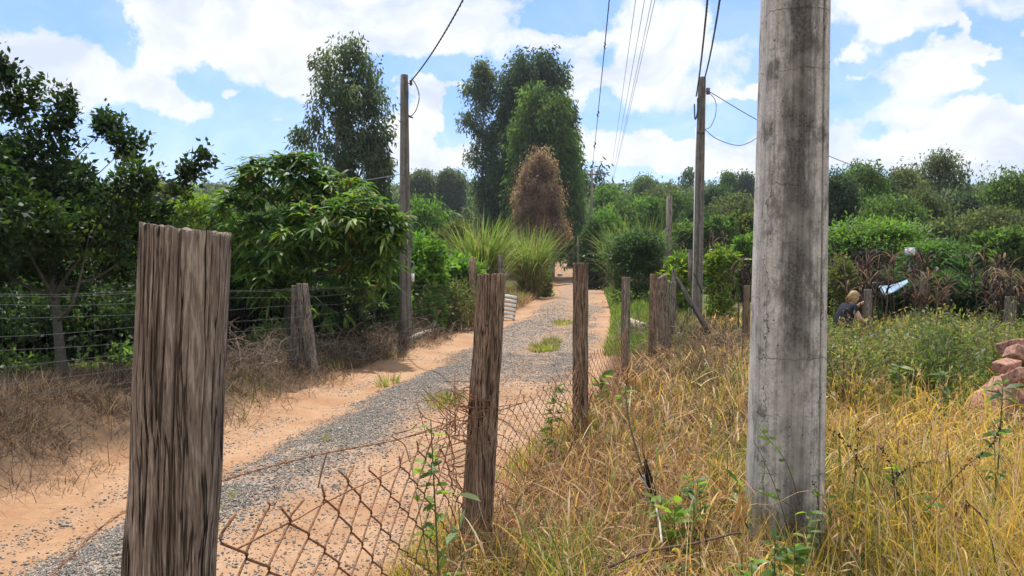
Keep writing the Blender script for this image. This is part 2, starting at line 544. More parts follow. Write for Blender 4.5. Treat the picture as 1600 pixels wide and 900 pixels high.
wsep = node(nt, 'ShaderNodeSeparateXYZ', i_0=wsub.outputs[0])
f2 = node(nt, 'ShaderNodeTexNoise', i_Scale=16., i_Detail=5., i_Roughness=.62); nt.links.new(g, f2.inputs['Vector'])
f2s = node(nt, 'ShaderNodeSeparateColor', i_0=f2.outputs['Color'])
azw = math_(nt, 'ADD', math_(nt, 'ADD', az, math_(nt, 'MULTIPLY', wsep.outputs[0], .10)), math_(nt, 'MULTIPLY', math_(nt, 'SUBTRACT', f2s.outputs[0], .5), .10))
elw = math_(nt, 'ADD', math_(nt, 'ADD', el, math_(nt, 'MULTIPLY', wsep.outputs[1], .06)), math_(nt, 'MULTIPLY', math_(nt, 'SUBTRACT', f2s.outputs[1], .5), .06))
# banks of cloud (+) and clear gaps (-) by bearing: px, py, half width, half height, amount
BANKS = [(20, 100, 80, 45, .22), (100, 92, 80, 34, .26), (150, 125, 60, 30, .2), (60, 150, 120, 30, .18), (90, 12, 130, 30, -.34), (165, 55, 34, 34, -.16), (130, 175, 60, 26, .06),
         (225, 50, 40, 60, .26), (300, 25, 90, 40, .3), (245, 120, 30, 40, .24), (270, 150, 40, 24, .26), (310, 178, 38, 16, .26), (420, 30, 120, 50, .3), (440, 95, 60, 36, .2), (560, 70, 110, 60, .28), (620, 25, 120, 50, .24), (400, 128, 60, 14, .06),
         (300, 90, 40, 16, .14), (330, 130, 50, 22, -.24), (390, 190, 60, 40, -.26), (200, 190, 70, 26, -.24), (440, 225, 90, 30, -.24), (320, 232, 50, 26, -.26), (270, 250, 60, 16, -.16),
         (355, 142, 20, 9, .42), (430, 191, 34, 10, .36), (245, 210, 40, 15, .32), (385, 246, 22, 10, .34), (450, 150, 50, 10, .1),
         (580, 55, 40, 14, -.16), (660, 118, 80, 16, -.32), (612, 150, 16, 30, -.22), (712, 190, 20, 34, -.34), (660, 150, 24, 26, .34), (680, 185, 24, 26, .3), (650, 215, 50, 16, .2), (700, 250, 50, 18, .28), (640, 250, 30, 16, .24), (718, 146, 20, 8, .4), (700, 225, 12, 12, -.2), (700, 20, 60, 14, .12), (740, 60, 60, 26, .2), (790, 52, 24, 10, -.1),
         (900, 30, 70, 24, -.34), (840, 30, 40, 12, -.2), (860, 75, 44, 10, .22), (800, 22, 34, 12, .18), (912, 125, 26, 34, .3), (945, 170, 16, 26, -.28), (925, 200, 14, 20, .2), (945, 95, 22, 14, -.14), (1000, 40, 70, 30, .24), (1010, 110, 60, 40, .26),
         (1060, 60, 40, 30, .16), (1140, 20, 34, 26, -.2), (1150, 80, 44, 22, .14), (1100, 130, 40, 18, .1), (1150, 175, 50, 24, -.32), (1085, 190, 40, 16, -.24), (1000, 180, 26, 12, -.26), (1160, 138, 34, 10, .4), (1030, 215, 60, 24, .34), (1110, 240, 100, 26, .26), (975, 268, 34, 14, -.24), (940, 240, 24, 30, .2), (1000, 275, 14, 8, .26),
         (1320, 60, 50, 40, -.04), (1345, 45, 30, 24, .2), (1370, 66, 30, 10, .24), (1335, 150, 50, 30, -.34), (1320, 97, 22, 8, .24), (1330, 125, 20, 5, .2), (1410, 95, 40, 20, -.2), (1560, 115, 60, 34, -.38), (1450, 10, 160, 22, .24), (1560, 30, 60, 14, .16), (1440, 40, 30, 14, .1),
         (1470, 90, 24, 14, .3), (1480, 52, 12, 18, .34), (1400, 120, 54, 26, .34), (1500, 90, 34, 10, .22), (1590, 72, 26, 10, .32), (1465, 140, 30, 12, .2), (1480, 150, 30, 12, -.2),
         (1350, 180, 50, 26, .26), (1500, 160, 50, 22, .28), (1590, 170, 40, 14, .2), (1560, 215, 80, 44, .3), (1440, 195, 40, 14, .14), (1400, 240, 110, 24, .22), (1380, 222, 36, 14, -.3), (1460, 240, 80, 30, .2), (1370, 272, 50, 10, -.12), (1560, 270, 60, 20, .2)]
bias = None
for (px, py, hw, hh, a) in BANKS:
    a0 = math.atan((px - 800) / 1200); e0 = math.atan((415 - py) / 1200 * math.cos(a0))
    sa, se = hw / 1200 * math.cos(a0) ** 2, hh / 1200 * math.cos(a0)
    u = math_(nt, 'MULTIPLY', math_(nt, 'SUBTRACT', azw, a0), 1 / sa)
    v = math_(nt, 'MULTIPLY', math_(nt, 'SUBTRACT', elw, e0), 1 / se)
    r2 = math_(nt, 'MULTIPLY_ADD', u, u, math_(nt, 'MULTIPLY', v, v))
    k = math_(nt, 'MULTIPLY', math_(nt, 'EXPONENT', math_(nt, 'MULTIPLY', r2, -.75)), a)
    bias = k if bias is None else math_(nt, 'ADD', bias, k)
dens = math_(nt, 'ADD', math_(nt, 'MULTIPLY_ADD', math_(nt, 'SUBTRACT', dens, .5), .95, .505), math_(nt, 'MULTIPLY', bias, .95))
back = node(nt, 'ShaderNodeMapRange', interpolation_type='SMOOTHSTEP', i_1=.62, i_2=-.1, i_3=0., i_4=.22); nt.links.new(Y_, back.inputs[0])  # extra cloud added behind the camera to raise the fill light
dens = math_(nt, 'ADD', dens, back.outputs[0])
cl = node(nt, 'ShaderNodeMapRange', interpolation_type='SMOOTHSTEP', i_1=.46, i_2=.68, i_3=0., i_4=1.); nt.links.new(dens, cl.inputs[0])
tex = noise(nt, mapping(nt, wadd.outputs[0], (1, 1, 2.2)), 8, 7, .6)
CW = 5.9
core = ramp(nt, tex, [(.36, (CW * .72, CW * .79, CW * .92)), (.5, (CW * .9, CW * .94, CW * .99)), (.62, (CW * 1.06, CW * 1.06, CW * 1.05))])
skyc = mixc(nt, 1, sky.outputs[0], (.50, .80, 1.22), 'MULTIPLY')
# thin high veil over all of it
veil = math_(nt, 'ADD', .07, math_(nt, 'MULTIPLY', noise(nt, mapping(nt, g, (1, 1, 3)), 3, 4), .12))
low = math_(nt, 'MULTIPLY', math_(nt, 'EXPONENT', math_(nt, 'MULTIPLY', math_(nt, 'ABSOLUTE', el), -6.5)), math_(nt, 'MULTIPLY_ADD', tex, .8, .35))
veil = math_(nt, 'ADD', veil, low, clamp=True)
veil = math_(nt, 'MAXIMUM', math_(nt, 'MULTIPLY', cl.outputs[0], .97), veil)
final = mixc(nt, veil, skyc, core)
bg = node(nt, 'ShaderNodeBackground'); nt.links.new(final, bg.inputs[0]); bg.inputs[1].default_value = .10
nt.links.new(bg.outputs[0], node(nt, 'ShaderNodeOutputWorld').inputs[0])
W.cycles.sampling_method = 'MANUAL'; W.cycles.sample_map_resolution = 512

sl = bpy.data.lights.new('sun', 'SUN'); sl.energy = 3.3; sl.angle = R(.53); sl.color = (1, .95, .86)
so = bpy.data.objects.new('sun', sl); COL.objects.link(so)
d = np.array([math.sin(R(SUN_AZ)) * math.cos(R(SUN_EL)), math.cos(R(SUN_AZ)) * math.cos(R(SUN_EL)), math.sin(R(SUN_EL))])
from mathutils import Vector
so.rotation_euler = Vector(d).to_track_quat('Z', 'Y').to_euler(); so.location = tuple(d * 60)

sc.cycles.max_bounces = 6; sc.cycles.diffuse_bounces = 3; sc.cycles.glossy_bounces = 2; sc.cycles.transmission_bounces = 4; sc.cycles.transparent_max_bounces = 4
sc.cycles.caustics_reflective = False; sc.cycles.caustics_refractive = False
sc.cycles.use_denoising = True
sc.cycles.sample_clamp_indirect = 6


# ------------------------------------------------------------------ ground
def axis(lo, hi, step, far, n):
    inner = np.arange(lo, hi + 1e-6, step)
    g1 = np.geomspace(step, far, n)
    return np.concatenate([lo - np.cumsum(g1)[::-1], inner, hi + np.cumsum(g1)])


xs = axis(-8, 9, .085, 24, 60)
ys = np.concatenate([[-60, -40, -25, -15, -9, -6, -4, -3, -2, -1, -.5], np.arange(0, 18, .09), 18 + np.cumsum(np.geomspace(.09, 14, 85))])
GX, GY = np.meshgrid(xs, ys)
S = GX - cen(GY)
GZ = height(GX, GY) - .07 * sstep(1.92, 1.7, np.abs(S))
nx, ny = len(xs), len(ys)
i, j = np.meshgrid(np.arange(nx - 1), np.arange(ny - 1))
q = (j * nx + i).ravel()
gc = np.zeros((nx * ny, 3))
s_ = S.ravel(); y_ = GY.ravel(); x_ = GX.ravel()
lit = sstep(-1.8, -2.15, s_ + .7 * (fbm(x_ * 1.5, y_ * 1.5, 31) - .5)) + sstep(1.7, 2.1, s_)
turf = sstep(25, 60, np.hypot(x_, y_)) * .9 + .5 * sstep(9, 16, y_) * sstep(2, 3, s_) + .4 * sstep(-3.4, -4.6, s_)
gc[:, 0] = np.clip(lit, 0, 1); gc[:, 1] = np.clip(turf, 0, 1) * sstep(1.9, 2.4, np.abs(s_))
tag(mesh_obj('ground', np.stack([GX, GY, GZ], -1).reshape(-1, 3), np.stack([q, q + 1, q + nx + 1, q + nx], 1), M['ground'], None, gc, True), kind='structure')

# the road: a sheet with wheel tracks that slides under the verges at its ragged edges
rs = np.arange(-2.1, 2.11, .06)
ry = np.concatenate([np.arange(-6, 20, .08), 20 + np.cumsum(np.geomspace(.08, 2.2, 130))])
ry = ry[ry < 150]
RS, RY = np.meshgrid(rs, ry)
RX = RS + cen(RY)


def chips(s, y):
    """share of the surface covered with grey stone chips"""
    wob = .7 * (fbm(y * .9, s * .6, 44) - .5)
    near = np.exp(-(np.abs((s + .42 + wob) / .43)) ** 3) * (.72 + .28 * sstep(.4, .55, fbm(s * 2.2, y * 1.4, 47))) + .12 * sstep(-.2, .3, s) + .22 * np.exp(-((s + 1.35) / .12) ** 2) * (vnoise(y * .9, 0, 3) > .5)
    wob2 = .9 * (fbm(y * .45, s * .5, 46) - .5)
    far = .92 * sstep(-1.15, -.35, s + wob + wob2) * sstep(1.8, .95, s + wob - wob2) * (.55 + .45 * sstep(.1, .5, np.abs(s - .55 + wob)))
    b = sstep(9.5, 12, y)
    return np.clip(near * (1 - b) + far * b * np.interp(y, [12, 20, 32, 60], [.95, .82, .58, .36]), 0, 1)


RZ = height(RX, RY) + .006 - .035 * sstep(1.78, 2.05, np.abs(RS) + .25 * (fbm(RX * 3, RY * 3, 8) - .5))
nx, ny = len(rs), len(ry)
i, j = np.meshgrid(np.arange(nx - 1), np.arange(ny - 1)); q = (j * nx + i).ravel()
rc = np.zeros((nx * ny, 3)); rc[:, 0] = chips(RS, RY).ravel()
tag(mesh_obj('road', np.stack([RX, RY, RZ], -1).reshape(-1, 3), np.stack([q, q + 1, q + nx + 1, q + nx], 1), M['road'], None, rc, True), kind='structure')


def stones(n, y0, y1, size, extra=0.):
    y = y0 * np.exp(rng.random(n) * math.log(y1 / y0)); s = rng.uniform(-1.7, 1.7, n)
    keep = rng.random(n) < np.maximum(chips(s, y), extra) * np.where(fbm(s * 4 + 9, y * 4, 77) > .36, 1, .35) * sstep(36, 16, y)
    y, s = y[keep], s[keep]; n = len(y); x = s + cen(y)
    z = height(x, y) + .006
    r = size * np.exp(rng.normal(0, .32, n)) * np.maximum(1, y / 15)
    o = np.array([[1, 0, 0], [-1, 0, 0], [0, 1, 0], [0, -1, 0], [0, 0, 1], [0, 0, -1.]])
    V = o[None] * (r[:, None] * rng.uniform(.45, 1.1, (n, 3)))[:, None, :] * (1 + rng.normal(0, .22, (n, 6, 1)))
    V[:, :, 2] *= .6
    V[:, :2, 2] += rng.normal(0, .25, (n, 2)) * r[:, None]; V[:, 2:4, 2] += rng.normal(0, .25, (n, 2)) * r[:, None]
    a = rng.uniform(0, 2 * PI, n)[:, None]
    vx = V[..., 0] * np.cos(a) - V[..., 1] * np.sin(a); vy = V[..., 0] * np.sin(a) + V[..., 1] * np.cos(a)
    V = np.stack([vx + x[:, None], vy + y[:, None], V[..., 2] + (z + r * .22)[:, None]], -1)
    f = np.array([[0, 2, 4], [2, 1, 4], [1, 3, 4], [3, 0, 4], [2, 0, 5], [1, 2, 5], [3, 1, 5], [0, 3, 5]])
    F = (np.arange(n)[:, None, None] * 6 + f[None]).reshape(-1, 3)
    c = np.repeat(pick([(.13, .12, .11), (.195, .183, .168), (.265, .248, .226), (.35, .325, .29), (.25, .185, .13)], n, .15), 6, 0)
    return V.reshape(-1, 3), F, c


mb = MB()
mb.add(*stones(260000, 2.6, 14, .0078))
mb.add(*stones(90000, 9, 36, .0085))
mb.add(*stones(9000, 3, 14, .006, .12))
tag(mb.build('gravel', M['stone']), 'loose grey stone chips spread along the sandy track', 'gravel', kind='stuff')


# ------------------------------------------------------------------ wooden fence posts
def post_mesh(rad, H, seed, nth=120, nz=90, ncrack=26, lean=(0, 0), taper=.06, sink=.35, oval=.08, slant=0., detail=1., bow=0.):
    r_ = np.random.default_rng(seed)
    th = np.linspace(0, 2 * PI, nth, endpoint=False)
    z = np.concatenate([np.linspace(-sink, H, nz)])
    TH, Z = np.meshgrid(th, z)
    rr = np.ones_like(TH)
    for k in range(2, 6):
        rr += r_.normal(0, .018) * np.cos(k * TH + r_.uniform(0, 6) + Z * r_.normal(0, .5))
    rr += oval * np.cos(2 * TH + 1.)
    spiral = r_.normal(0, .14)
    for k in range(ncrack):
        t0 = r_.uniform(0, 2 * PI); za = r_.uniform(-.3, H); ln = r_.uniform(.25, 1.3) * H
        w = r_.uniform(.010, .026) * .085 / rad ; dpt = r_.uniform(.015, .075) * detail
        dd = (TH - t0 - spiral * Z - .05 * np.sin(Z * r_.uniform(3, 7) + r_.uniform(0, 6)) + PI) % (2 * PI) - PI
        rr -= dpt * np.exp(-(dd / w) ** 2) * np.clip(np.minimum((Z - za) / .12, (za + ln - Z) / .15), 0, 1)
    for k in range(int(9 * detail) if ncrack > 40 else 2):            # a few deep splits
        t0 = r_.uniform(0, 2 * PI); za = r_.uniform(-.2, H * .8); ln = r_.uniform(.3, .9) * H
        dd = (TH - t0 - spiral * Z - .03 * np.sin(Z * r_.uniform(3, 7) + r_.uniform(0, 6)) + PI) % (2 * PI) - PI
        rr -= r_.uniform(.10, .2) * np.exp(-(dd / (.02 * .085 / rad)) ** 2) * np.clip(np.minimum((Z - za) / .2, (za + ln - Z) / .2), 0, 1)
    rr += .035 * np.exp(-((Z - H * .62) / .09) ** 2) * np.cos(TH - 3.0) - .03 * np.exp(-((Z - H * .72) / .08) ** 2) * np.cos(TH - 3.2)
    for k in range(70):                                   # fine fibre ridges
        rr += detail * .0045 * np.sin(TH * r_.integers(14, 52) + Z * r_.normal(0, 2.5) + r_.uniform(0, 6)) * (.5 + .5 * np.sin(Z * r_.uniform(2, 9) + r_.uniform(0, 6))) * .35
    rad_z = rad * (1 + taper * (H * .5 - Z) / H + .06 * np.clip((.25 - Z) / .3, 0, 1))
    x = rr * rad_z * np.cos(TH) + lean[0] * Z + bow * np.sin(np.clip(Z / H, 0, 1) * PI)
    y = rr * rad_z * np.sin(TH) + lean[1] * Z
    zt = Z.copy(); topw = np.clip((Z - H * .9) / (H * .1), 0, 1)
    zt += topw * (slant * (rr * rad_z * np.cos(TH)) + .0022 * np.sin(TH * 9 + seed) + .0016 * np.sin(TH * 23 + 2 * seed))
    V = np.stack([x, y, zt], -1).reshape(-1, 3)
    i, j = np.meshgrid(np.arange(nth), np.arange(nz - 1))
    a = (j * nth + i).ravel(); b = (j * nth + (i + 1) % nth).ravel()
    F4 = np.stack([a, b, b + nth, a + nth], 1)
    top = V[-nth:]; c = top.mean(0)
    ring2 = c + (top - c) * .55 + np.array([0, 0, -.004]); n0 = len(V)
    V = np.concatenate([V, ring2, [c - [0, 0, .008]]])
    k = np.arange(nth); k2 = (k + 1) % nth
    F4 = np.concatenate([F4, np.stack([n0 - nth + k, n0 - nth + k2, n0 + k2, n0 + k], 1)])
    F3 = np.stack([n0 + k, n0 + k2, np.full(nth, n0 + nth)], 1)
    return V, [F4, F3]


def gz(x, y): return float(height(np.array([x]), np.array([y]))[0])


def fence_post(px_t, py_t, px_b, Y, rad, mat, label, seed, group=None, base_z=None, name='fence_post', **k):
    b = at(px_b, 450, Y); x = b[0]; z0 = gz(x, Y) if base_z is None else base_z
    t = at(px_t, py_t, Y); H = t[2] - z0
    k.setdefault('lean', ((t[0] - x) / H, 0))
    V, F = post_mesh(rad, H, seed, **k)
    o = mesh_obj(name, V, F, mat, None, None, True)
    o.location = (x, Y, z0)
    return tag(o, label, 'fence post', group)


GP = 'round wooden posts of the roadside fence'
fence_post(293, 358, 214, 1.45, .083, M['wood'], 'thick split grey wooden post nearest the camera, left of the rusty mesh', 3, GP, nth=300, nz=220, ncrack=60, slant=-.12, oval=.03)
fence_post(768, 428, 741, 4.2, .079, M['wood_brown'], 'leaning brown wooden post between the two spans of rusty chain link', 8, GP, nth=200, nz=120, ncrack=46, slant=.03, detail=.8, taper=.16)
fence_post(907, 411, 907, 7.0, .068, M['wood_brown'], 'straight brown wooden post at the far end of the rusty chain link', 12, GP, nth=140, nz=90, ncrack=36, detail=.8)
fence_post(978, 433, 978, 10.6, .056, M['wood_grey'], 'slim dark post with cut flat top behind the bare slanting stem', 17, GP, nth=90, nz=60)
fence_post(1022, 428, 1019, 12.0, .062, M['wood_brown'], 'dark brown post beside the grey splintered stump in dead grass', 22, GP, nth=90, nz=60)
fence_post(1033, 432, 1041, 13.2, .10, M['wood'], 'wide splintered post with broken top wrapped in dead creeper', 26, GP, nth=90, nz=60, slant=.5)
fence_post(1050, 440, 1049, 14.4, .06, M['wood_grey'], 'pale grey post with rounded top in front of the leaning charred log', 31, GP, nth=70, nz=50)
fence_post(1053, 421, 1053, 17.6, .055, M['wood_grey'], 'short grey post end showing above the leaning charred log', 36, GP, nth=60, nz=40)
fence_post(1167, 446, 1167, 15.5, .06, M['wood_brown'], 'dark stump post just left of the big stained concrete pole', 41, None, nth=60, nz=40)
fence_post(1356, 452, 1356, 14.05, .062, M['wood_grey'], 'grey post that the crouching blond person holds', 44, None, nth=70, nz=50)
fence_post(1447, 425, 1440, 17.5, .085, M['wood_grey'], 'pale post with tan drooping leaves beside the blue sheet', 47, None, nth=60, nz=40)
fence_post(1580, 463, 1577, 15.5, .1, M['wood_grey'], 'grey post under arching dry leaves near the brick heap', 50, None, nth=60, nz=40)
# posts of the wire fence across the road
GL = 'posts of the wire netting fence'
fence_post(464, 446, 461, 11.0, .075, M['wood_grey'], 'upright post of the netting fence, left one of the close pair', 53, GL, nth=80, nz=50)
fence_post(472, 443, 488, 10.85, .082, M['wood_grey'], 'leaning post of the netting fence, right one of the close pair', 56, GL, nth=80, nz=50)
fence_post(782, 398, 782, 23.5, .07, M['wood_grey'], 'grey post among tall cane grass behind the slatted white board', 59, None, nth=50, nz=30)
fence_post(472, 440, 472, 17.3, .05, M['wood_grey'], 'thin post behind the close pair in the mango shade', 60, None, nth=40, nz=30)
# square sawn gate post
p = at(738, 402, 20.); zb = gz(p[0], 20)
o = MB().box((0, 0, (p[2] - zb) / 2 - .15), (.17, .16, p[2] - zb + .3)).box((.088, -.02, (p[2] - zb) / 2 - .1), (.02, .09, p[2] - zb), col=(.3, .28, .26)).build('gate_post', M['wood_brown'])
o.location = (p[0], 20, zb); tag(o, 'tall dark squared timber post at the left edge of the track', 'gate post')


# ------------------------------------------------------------------ rusty chain link
def chain_link(name, p0, p1, top0, top1, label, mesh_w=.105, zlo=-.06, crumple=None, r=.0026, seed=1, off=.0, sides=5, loose=.3, tall=.55):
    r_ = np.random.default_rng(seed)
    L = math.hypot(p1[0] - p0[0], p1[1] - p0[1]); ux, uy = (p1[0] - p0[0]) / L, (p1[1] - p0[1]) / L
    nk = int(L / mesh_w); mb = MB(); hz = mesh_w * tall
    ph = r_.uniform(0, 6, 6)
    for k in range(nk + 1):
        u0 = k * L / nk
        top = np.interp(u0 / L, top0, top1) + r_.uniform(-.03, .02)
        n = int((top - zlo) / hz)
        P = []
        for j in range(n + 1):
            sg = 1 if (j + k) % 2 else -1
            u = u0 + sg * mesh_w * .56
            z = zlo + j * hz
            # soft rounded hook at each crossing
            P.append((u - sg * .016, z - hz * .17, .0035 * sg)); P.append((u - sg * .003, z - hz * .06, .001 * sg)); P.append((u - sg * .003, z + hz * .06, -.001 * sg)); P.append((u - sg * .016, z + hz * .17, -.0035 * sg))
        if r_.random() < .8 and n > 1:
            P.append((P[-1][0] - sg * mesh_w * .25, P[-1][1] + hz * .45, r_.normal(0, .01)))
        P = np.array(P); U, Z, N = P[:, 0], P[:, 1].copy(), P[:, 2].copy()
        # sag and buckling
        N = N + loose * (.035 * np.sin(U * 2.6 + ph[0]) * (Z + .1) + .02 * np.sin(U * 6 + Z * 5 + ph[1]) * np.clip(Z * 2, 0, 1))
        Z = Z - .03 * np.sin(U / L * PI) * np.clip(Z, 0, 1) + .012 * np.sin(U * 5 + ph[2])
        U = U + .010 * np.sin(Z * 9 + ph[3]) + .008 * np.sin(U * 9 + Z * 7 + ph[4])
        if crumple is not None:
            cu, ww, amt = crumple
            w = np.exp(-((U - cu) / ww) ** 2) * np.clip((Z - .15) / .5, 0, 1)
            N = N + w * amt * np.sin(Z * 17 + U * 11 + ph[5]) * .5 + w * amt * .5
            Z = Z - w * amt * 1.1 * (Z - .2)
            U = U + w * amt * .7 * np.sin(Z * 21 + k * .9)
        x = p0[0] + ux * U - uy * (N + off); y = p0[1] + uy * U + ux * (N + off)
        base = np.interp(U, [0, L], [gz(*p0), gz(*p1)])
        mb.tube(np.stack([x, y, Z + base], 1), r, sides)
    # a slack line wire threaded near the top
    u = np.linspace(0, L, 40); top = np.interp(u / L, top0, top1) - .07 + .015 * np.sin(u * 4)
    mb.tube(np.stack([p0[0] + ux * u - uy * off, p0[1] + uy * u + ux * off, top + gz(*p0)], 1), r * .8, 4)
    o = mb.build(name, M['rust'])
    return tag(o, label, 'chain-link mesh', 'rusty chain-link spans of the roadside fence')


PP = {1: (-.66, 1.45), 2: (-.215, 4.2), 3: (.60, 7.0), 4: (1.58, 10.6), 5: (2.18, 12.0)}
chain_link('chain_link', (PP[1][0] + .06, PP[1][1] + .2), PP[2], [0, .12, .5, .72, .88, 1], [1.05, 1.0, .93, .86, .8, .86], 'rusty sagging chain link with torn top edge behind the nearest post', seed=4, crumple=(2.5, .32, .2), r=.0034, tall=.74)
chain_link('chain_link', PP[2], PP[3], [0, .1, .5, 1], [.84, .8, .75, .76], 'rusty chain link between the leaning post and the straight brown post', seed=7, mesh_w=.09, crumple=(.0, .25, .2), r=.0028, off=-.05, sides=4)
chain_link('chain_link', PP[3], PP[4], [0, 1], [.74, .74], 'thin rusty chain link half lost in dead grass behind the straight brown post', seed=9, mesh_w=.1, r=.0024, off=-.04, sides=4)

# old barbed wire strand
bw = curve([at(735, 648, 4.12), at(632, 684, 3.5), at(520, 706, 3.05), at(430, 727, 2.75), at(345, 752, 2.5), at(195, 800, 2.15), at(85, 893, 1.75), at(-60, 1010, 1.5)], 90)
mb = MB()
t = np.arange(len(bw))
for s_ in (0, PI):
    mb.tube(bw + np.stack([.0028 * np.cos(t * 1.3 + s_), 0 * t, .0028 * np.sin(t * 1.3 + s_)], 1), .0019, 4)
wire = mb.build('barbed_wire', M['rust']); tag(wire, 'single slack strand of barbed wire crossing behind the nearest post', 'barbed wire')
for k in range(4, len(bw) - 2, 6):
    mb = MB()
    for q in range(2):
        dv = unit(rng.normal(0, 1, 3)) * .028
        mb.tube([bw[k] + [0, 0, .003] - dv + rng.normal(0, .004, 3), bw[k] + rng.normal(0, .003, 3), bw[k] + dv], [.0008, .0017, .0008], 4)
    mb.build('barb', M['rust'], wire)
mb = MB(); mb.tube(curve([at(497, 762, 2.75), at(503, 735, 2.74), at(511, 706, 2.74)], 6), .003, 5)
tag(mb.build('loose_wire', M['rust']), 'short upright end of wire sticking up above the torn mesh edge', 'wire')
mb = MB(); mb.tube(curve([at(640, 722, 3.3), at(632, 695, 3.3), at(612, 680, 3.25), at(640, 672, 3.4), at(652, 662, 3.4)], 20), .0026, 5)
tag(mb.build('loose_wire', M['rust']), 'curled end of broken wire beside the leafy sapling', 'wire')
# wrapped wire on the leaning post
mb = MB()
for k in range(7):
    a = np.linspace(0, 2 * PI, 26); rr = .089 + .006 * rng.random(26)
    zc = .70 + k * .035 + rng.normal(0, .02)
    mb.tube(np.stack([-.19 + .016 * zc + rr * np.cos(a), 4.2 + rr * np.sin(a), zc + .03 * np.sin(a + k)], 1), .0026, 4)
for k in range(22):
    a = np.array([-.29, 4.13, .78]) + rng.normal(0, .05, 3) * [1, .4, 1.5]
    mb.tube(curve([a, a + rng.normal(0, .06, 3), a + rng.normal(0, .08, 3), a + rng.normal(0, .1, 3)], 9), .0024, 4)
tag(mb.build('tie_wire', M['rust']), 'tangle of rusty tie wire wound round the leaning brown post', 'wire')


# ------------------------------------------------------------------ concrete poles
def pole_section(w, d, c, groove):
    """half outline of a cast pole: flat face, thin mould seams beside the chamfers"""
    pts = [(-w, -d + c), (-w + c, -d), (-w + c + groove, -d + .002), (-w + c + groove * 1.6, -d - .004), (-.5 * w, -d - .010), (0, -d - .012), (.5 * w, -d - .010),
           (w - c - groove * 1.6, -d - .004), (w - c - groove * 1.4, -d + .03), (w - c - groove * .9, -d + .03), (w - c - groove * .6, -d - .001), (w - c, -d), (w, -d + c)]
    pts += [(w, d - c), (w - c, d), (-w + c, d), (-w, d - c)]
    return np.array(pts)


def concrete_pole(name, x, y, H, w0, w1, d0, d1, rz, label, mat, sink=.6, nz=60, wob=.0, c=.035, groove=.012, group=None):
    V = []; zz = np.linspace(-sink, H, nz)
    for z in zz:
        t = max(0, z) / H
        pt = pole_section((w0 + (w1 - w0) * t) / 2, (d0 + (d1 - d0) * t) / 2, c, groove)
        k = 1 + wob * (vnoise(z * 3.1, 1, 5) - .5)
        V.append(np.column_stack([pt * k, np.full(len(pt), z)]))
    m = len(pt); V = np.concatenate(V)
    i, j = np.meshgrid(np.arange(m), np.arange(nz - 1))
    a = (j * m + i).ravel(); b = (j * m + (i + 1) % m).ravel()
    F4 = np.stack([a, b, b + m, a + m], 1)
    V = np.concatenate([V, [[0, 0, H]]]); n = len(V) - 1
    k = np.arange(m); F3 = np.stack([n - m + k, n - m + (k + 1) % m, np.full(m, n)], 1)
    root = thing(name, (x, y, gz(x, y)), label, 'utility pole', group, rz)
    mesh_obj('pole_shaft', V, [F4, F3], mat, root)
    return root


big = concrete_pole('utility_pole', 1.575, 4.42, 10.3, .385, .20, .32, .17, R(-4), 'massive stained concrete pole standing in the straw at right', M['concrete'], nz=120, wob=.006, c=.03)
big.rotation_euler = (0, .011, R(-4))
mb = MB().box((0, -.02, 9.7), (1.5, .09, .1))
mb.build('crossarm', M['wood_grey'], big)
for xx in (-.4, .25, .45, .7):
    P = np.array([(xx, -.02, 9.75 + h) for h in (0, .05, .06, .1, .11, .15)])
    MB().tube(P, [.02, .02, .05, .05, .035, .03], 10).build('insulator', M['porcelain'], big, True)

x, y = at(633, 450, 15.6)[:2]
pl = concrete_pole('service_pole', x, y, at(630, 117, 15.6)[2] - gz(x, y), .225, .135, .2, .12, R(28), 'slim grey concrete pole by the mango tree with a white meter box', M['concrete_small'], nz=30, c=.02, groove=.008)
H = at(630, 117, 15.6)[2] - gz(x, y)
MB().box((.135, -.05, 1.28), (.06, .09, .16)).build('meter_box', M['white'], pl)
MB().tube(curve([(.11, -.06, 1.36), (.16, -.06, 1.5), (.16, -.06, 1.58), (.11, -.06, 1.6)], 12), .016, 8).build('conduit', M['cable_grey'], pl, True)
mb = MB().tube([(.05, -.02, H - .16), (.16, -.03, H - .16)], .012, 6).tube([(.13, -.03, H - .2), (.13, -.03, H - .1)], [.03, .03], 8)
mb.build('bracket', M['porcelain'], pl)
MB().tube([(.06, -.02, H - .82), (.17, -.03, H - .85)], .018, 6).build('cable_clamp', M['porcelain'], pl)
MB().tube([(-.06, -.02, 2.48), (-.17, -.03, 2.5)], .016, 6).build('cable_clamp', M['porcelain'], pl)
MB().tube(curve([(.11, -.05, 1.9), (.12, -.05, 2.3), (.09, -.04, 2.32)], 8), .03, 8).build('steel_strap', M['galv'], pl)

x2, y2 = at(1088, 450, 20.)[:2]
H2 = at(1096, 121, 20.)[2] - gz(x2, y2)
pr = concrete_pole('service_pole', x2, y2, H2, .30, .19, .25, .16, R(-14), 'slim grey concrete pole right of the track carrying twisted service cables', M['concrete_small'], nz=30, c=.03, groove=.01)
for ch in pr.children: ch.rotation_euler = (0, math.atan(.11 / H2), 0)
MB().box((-.17, -.06, 1.55), (.10, .12, .8)).box((-.17, -.06, 1.98), (.12, .14, .04)).build('meter_box', M['concrete_small'], pr)
mb = MB().tube([(.13, -.05, H2 - .38), (.30, -.06, H2 - .38)], .014, 6).tube([(.26, -.06, H2 - .46), (.26, -.06, H2 - .30)], [.05, .05], 8)
mb.build('bracket', M['porcelain'], pr)
MB().tube(curve([(0, -.1, H2 - .55), (.0, -.12, H2 - .9), (-.06, -.12, H2 - 1.1), (-.08, -.12, H2 - .7)], 14), .02, 6).build('cable_loop', M['cable'], pr)
MB().box((.08, -.02, H2 - 1.42), (.2, .2, .05)).build('steel_strap', M['porcelain'], pr)
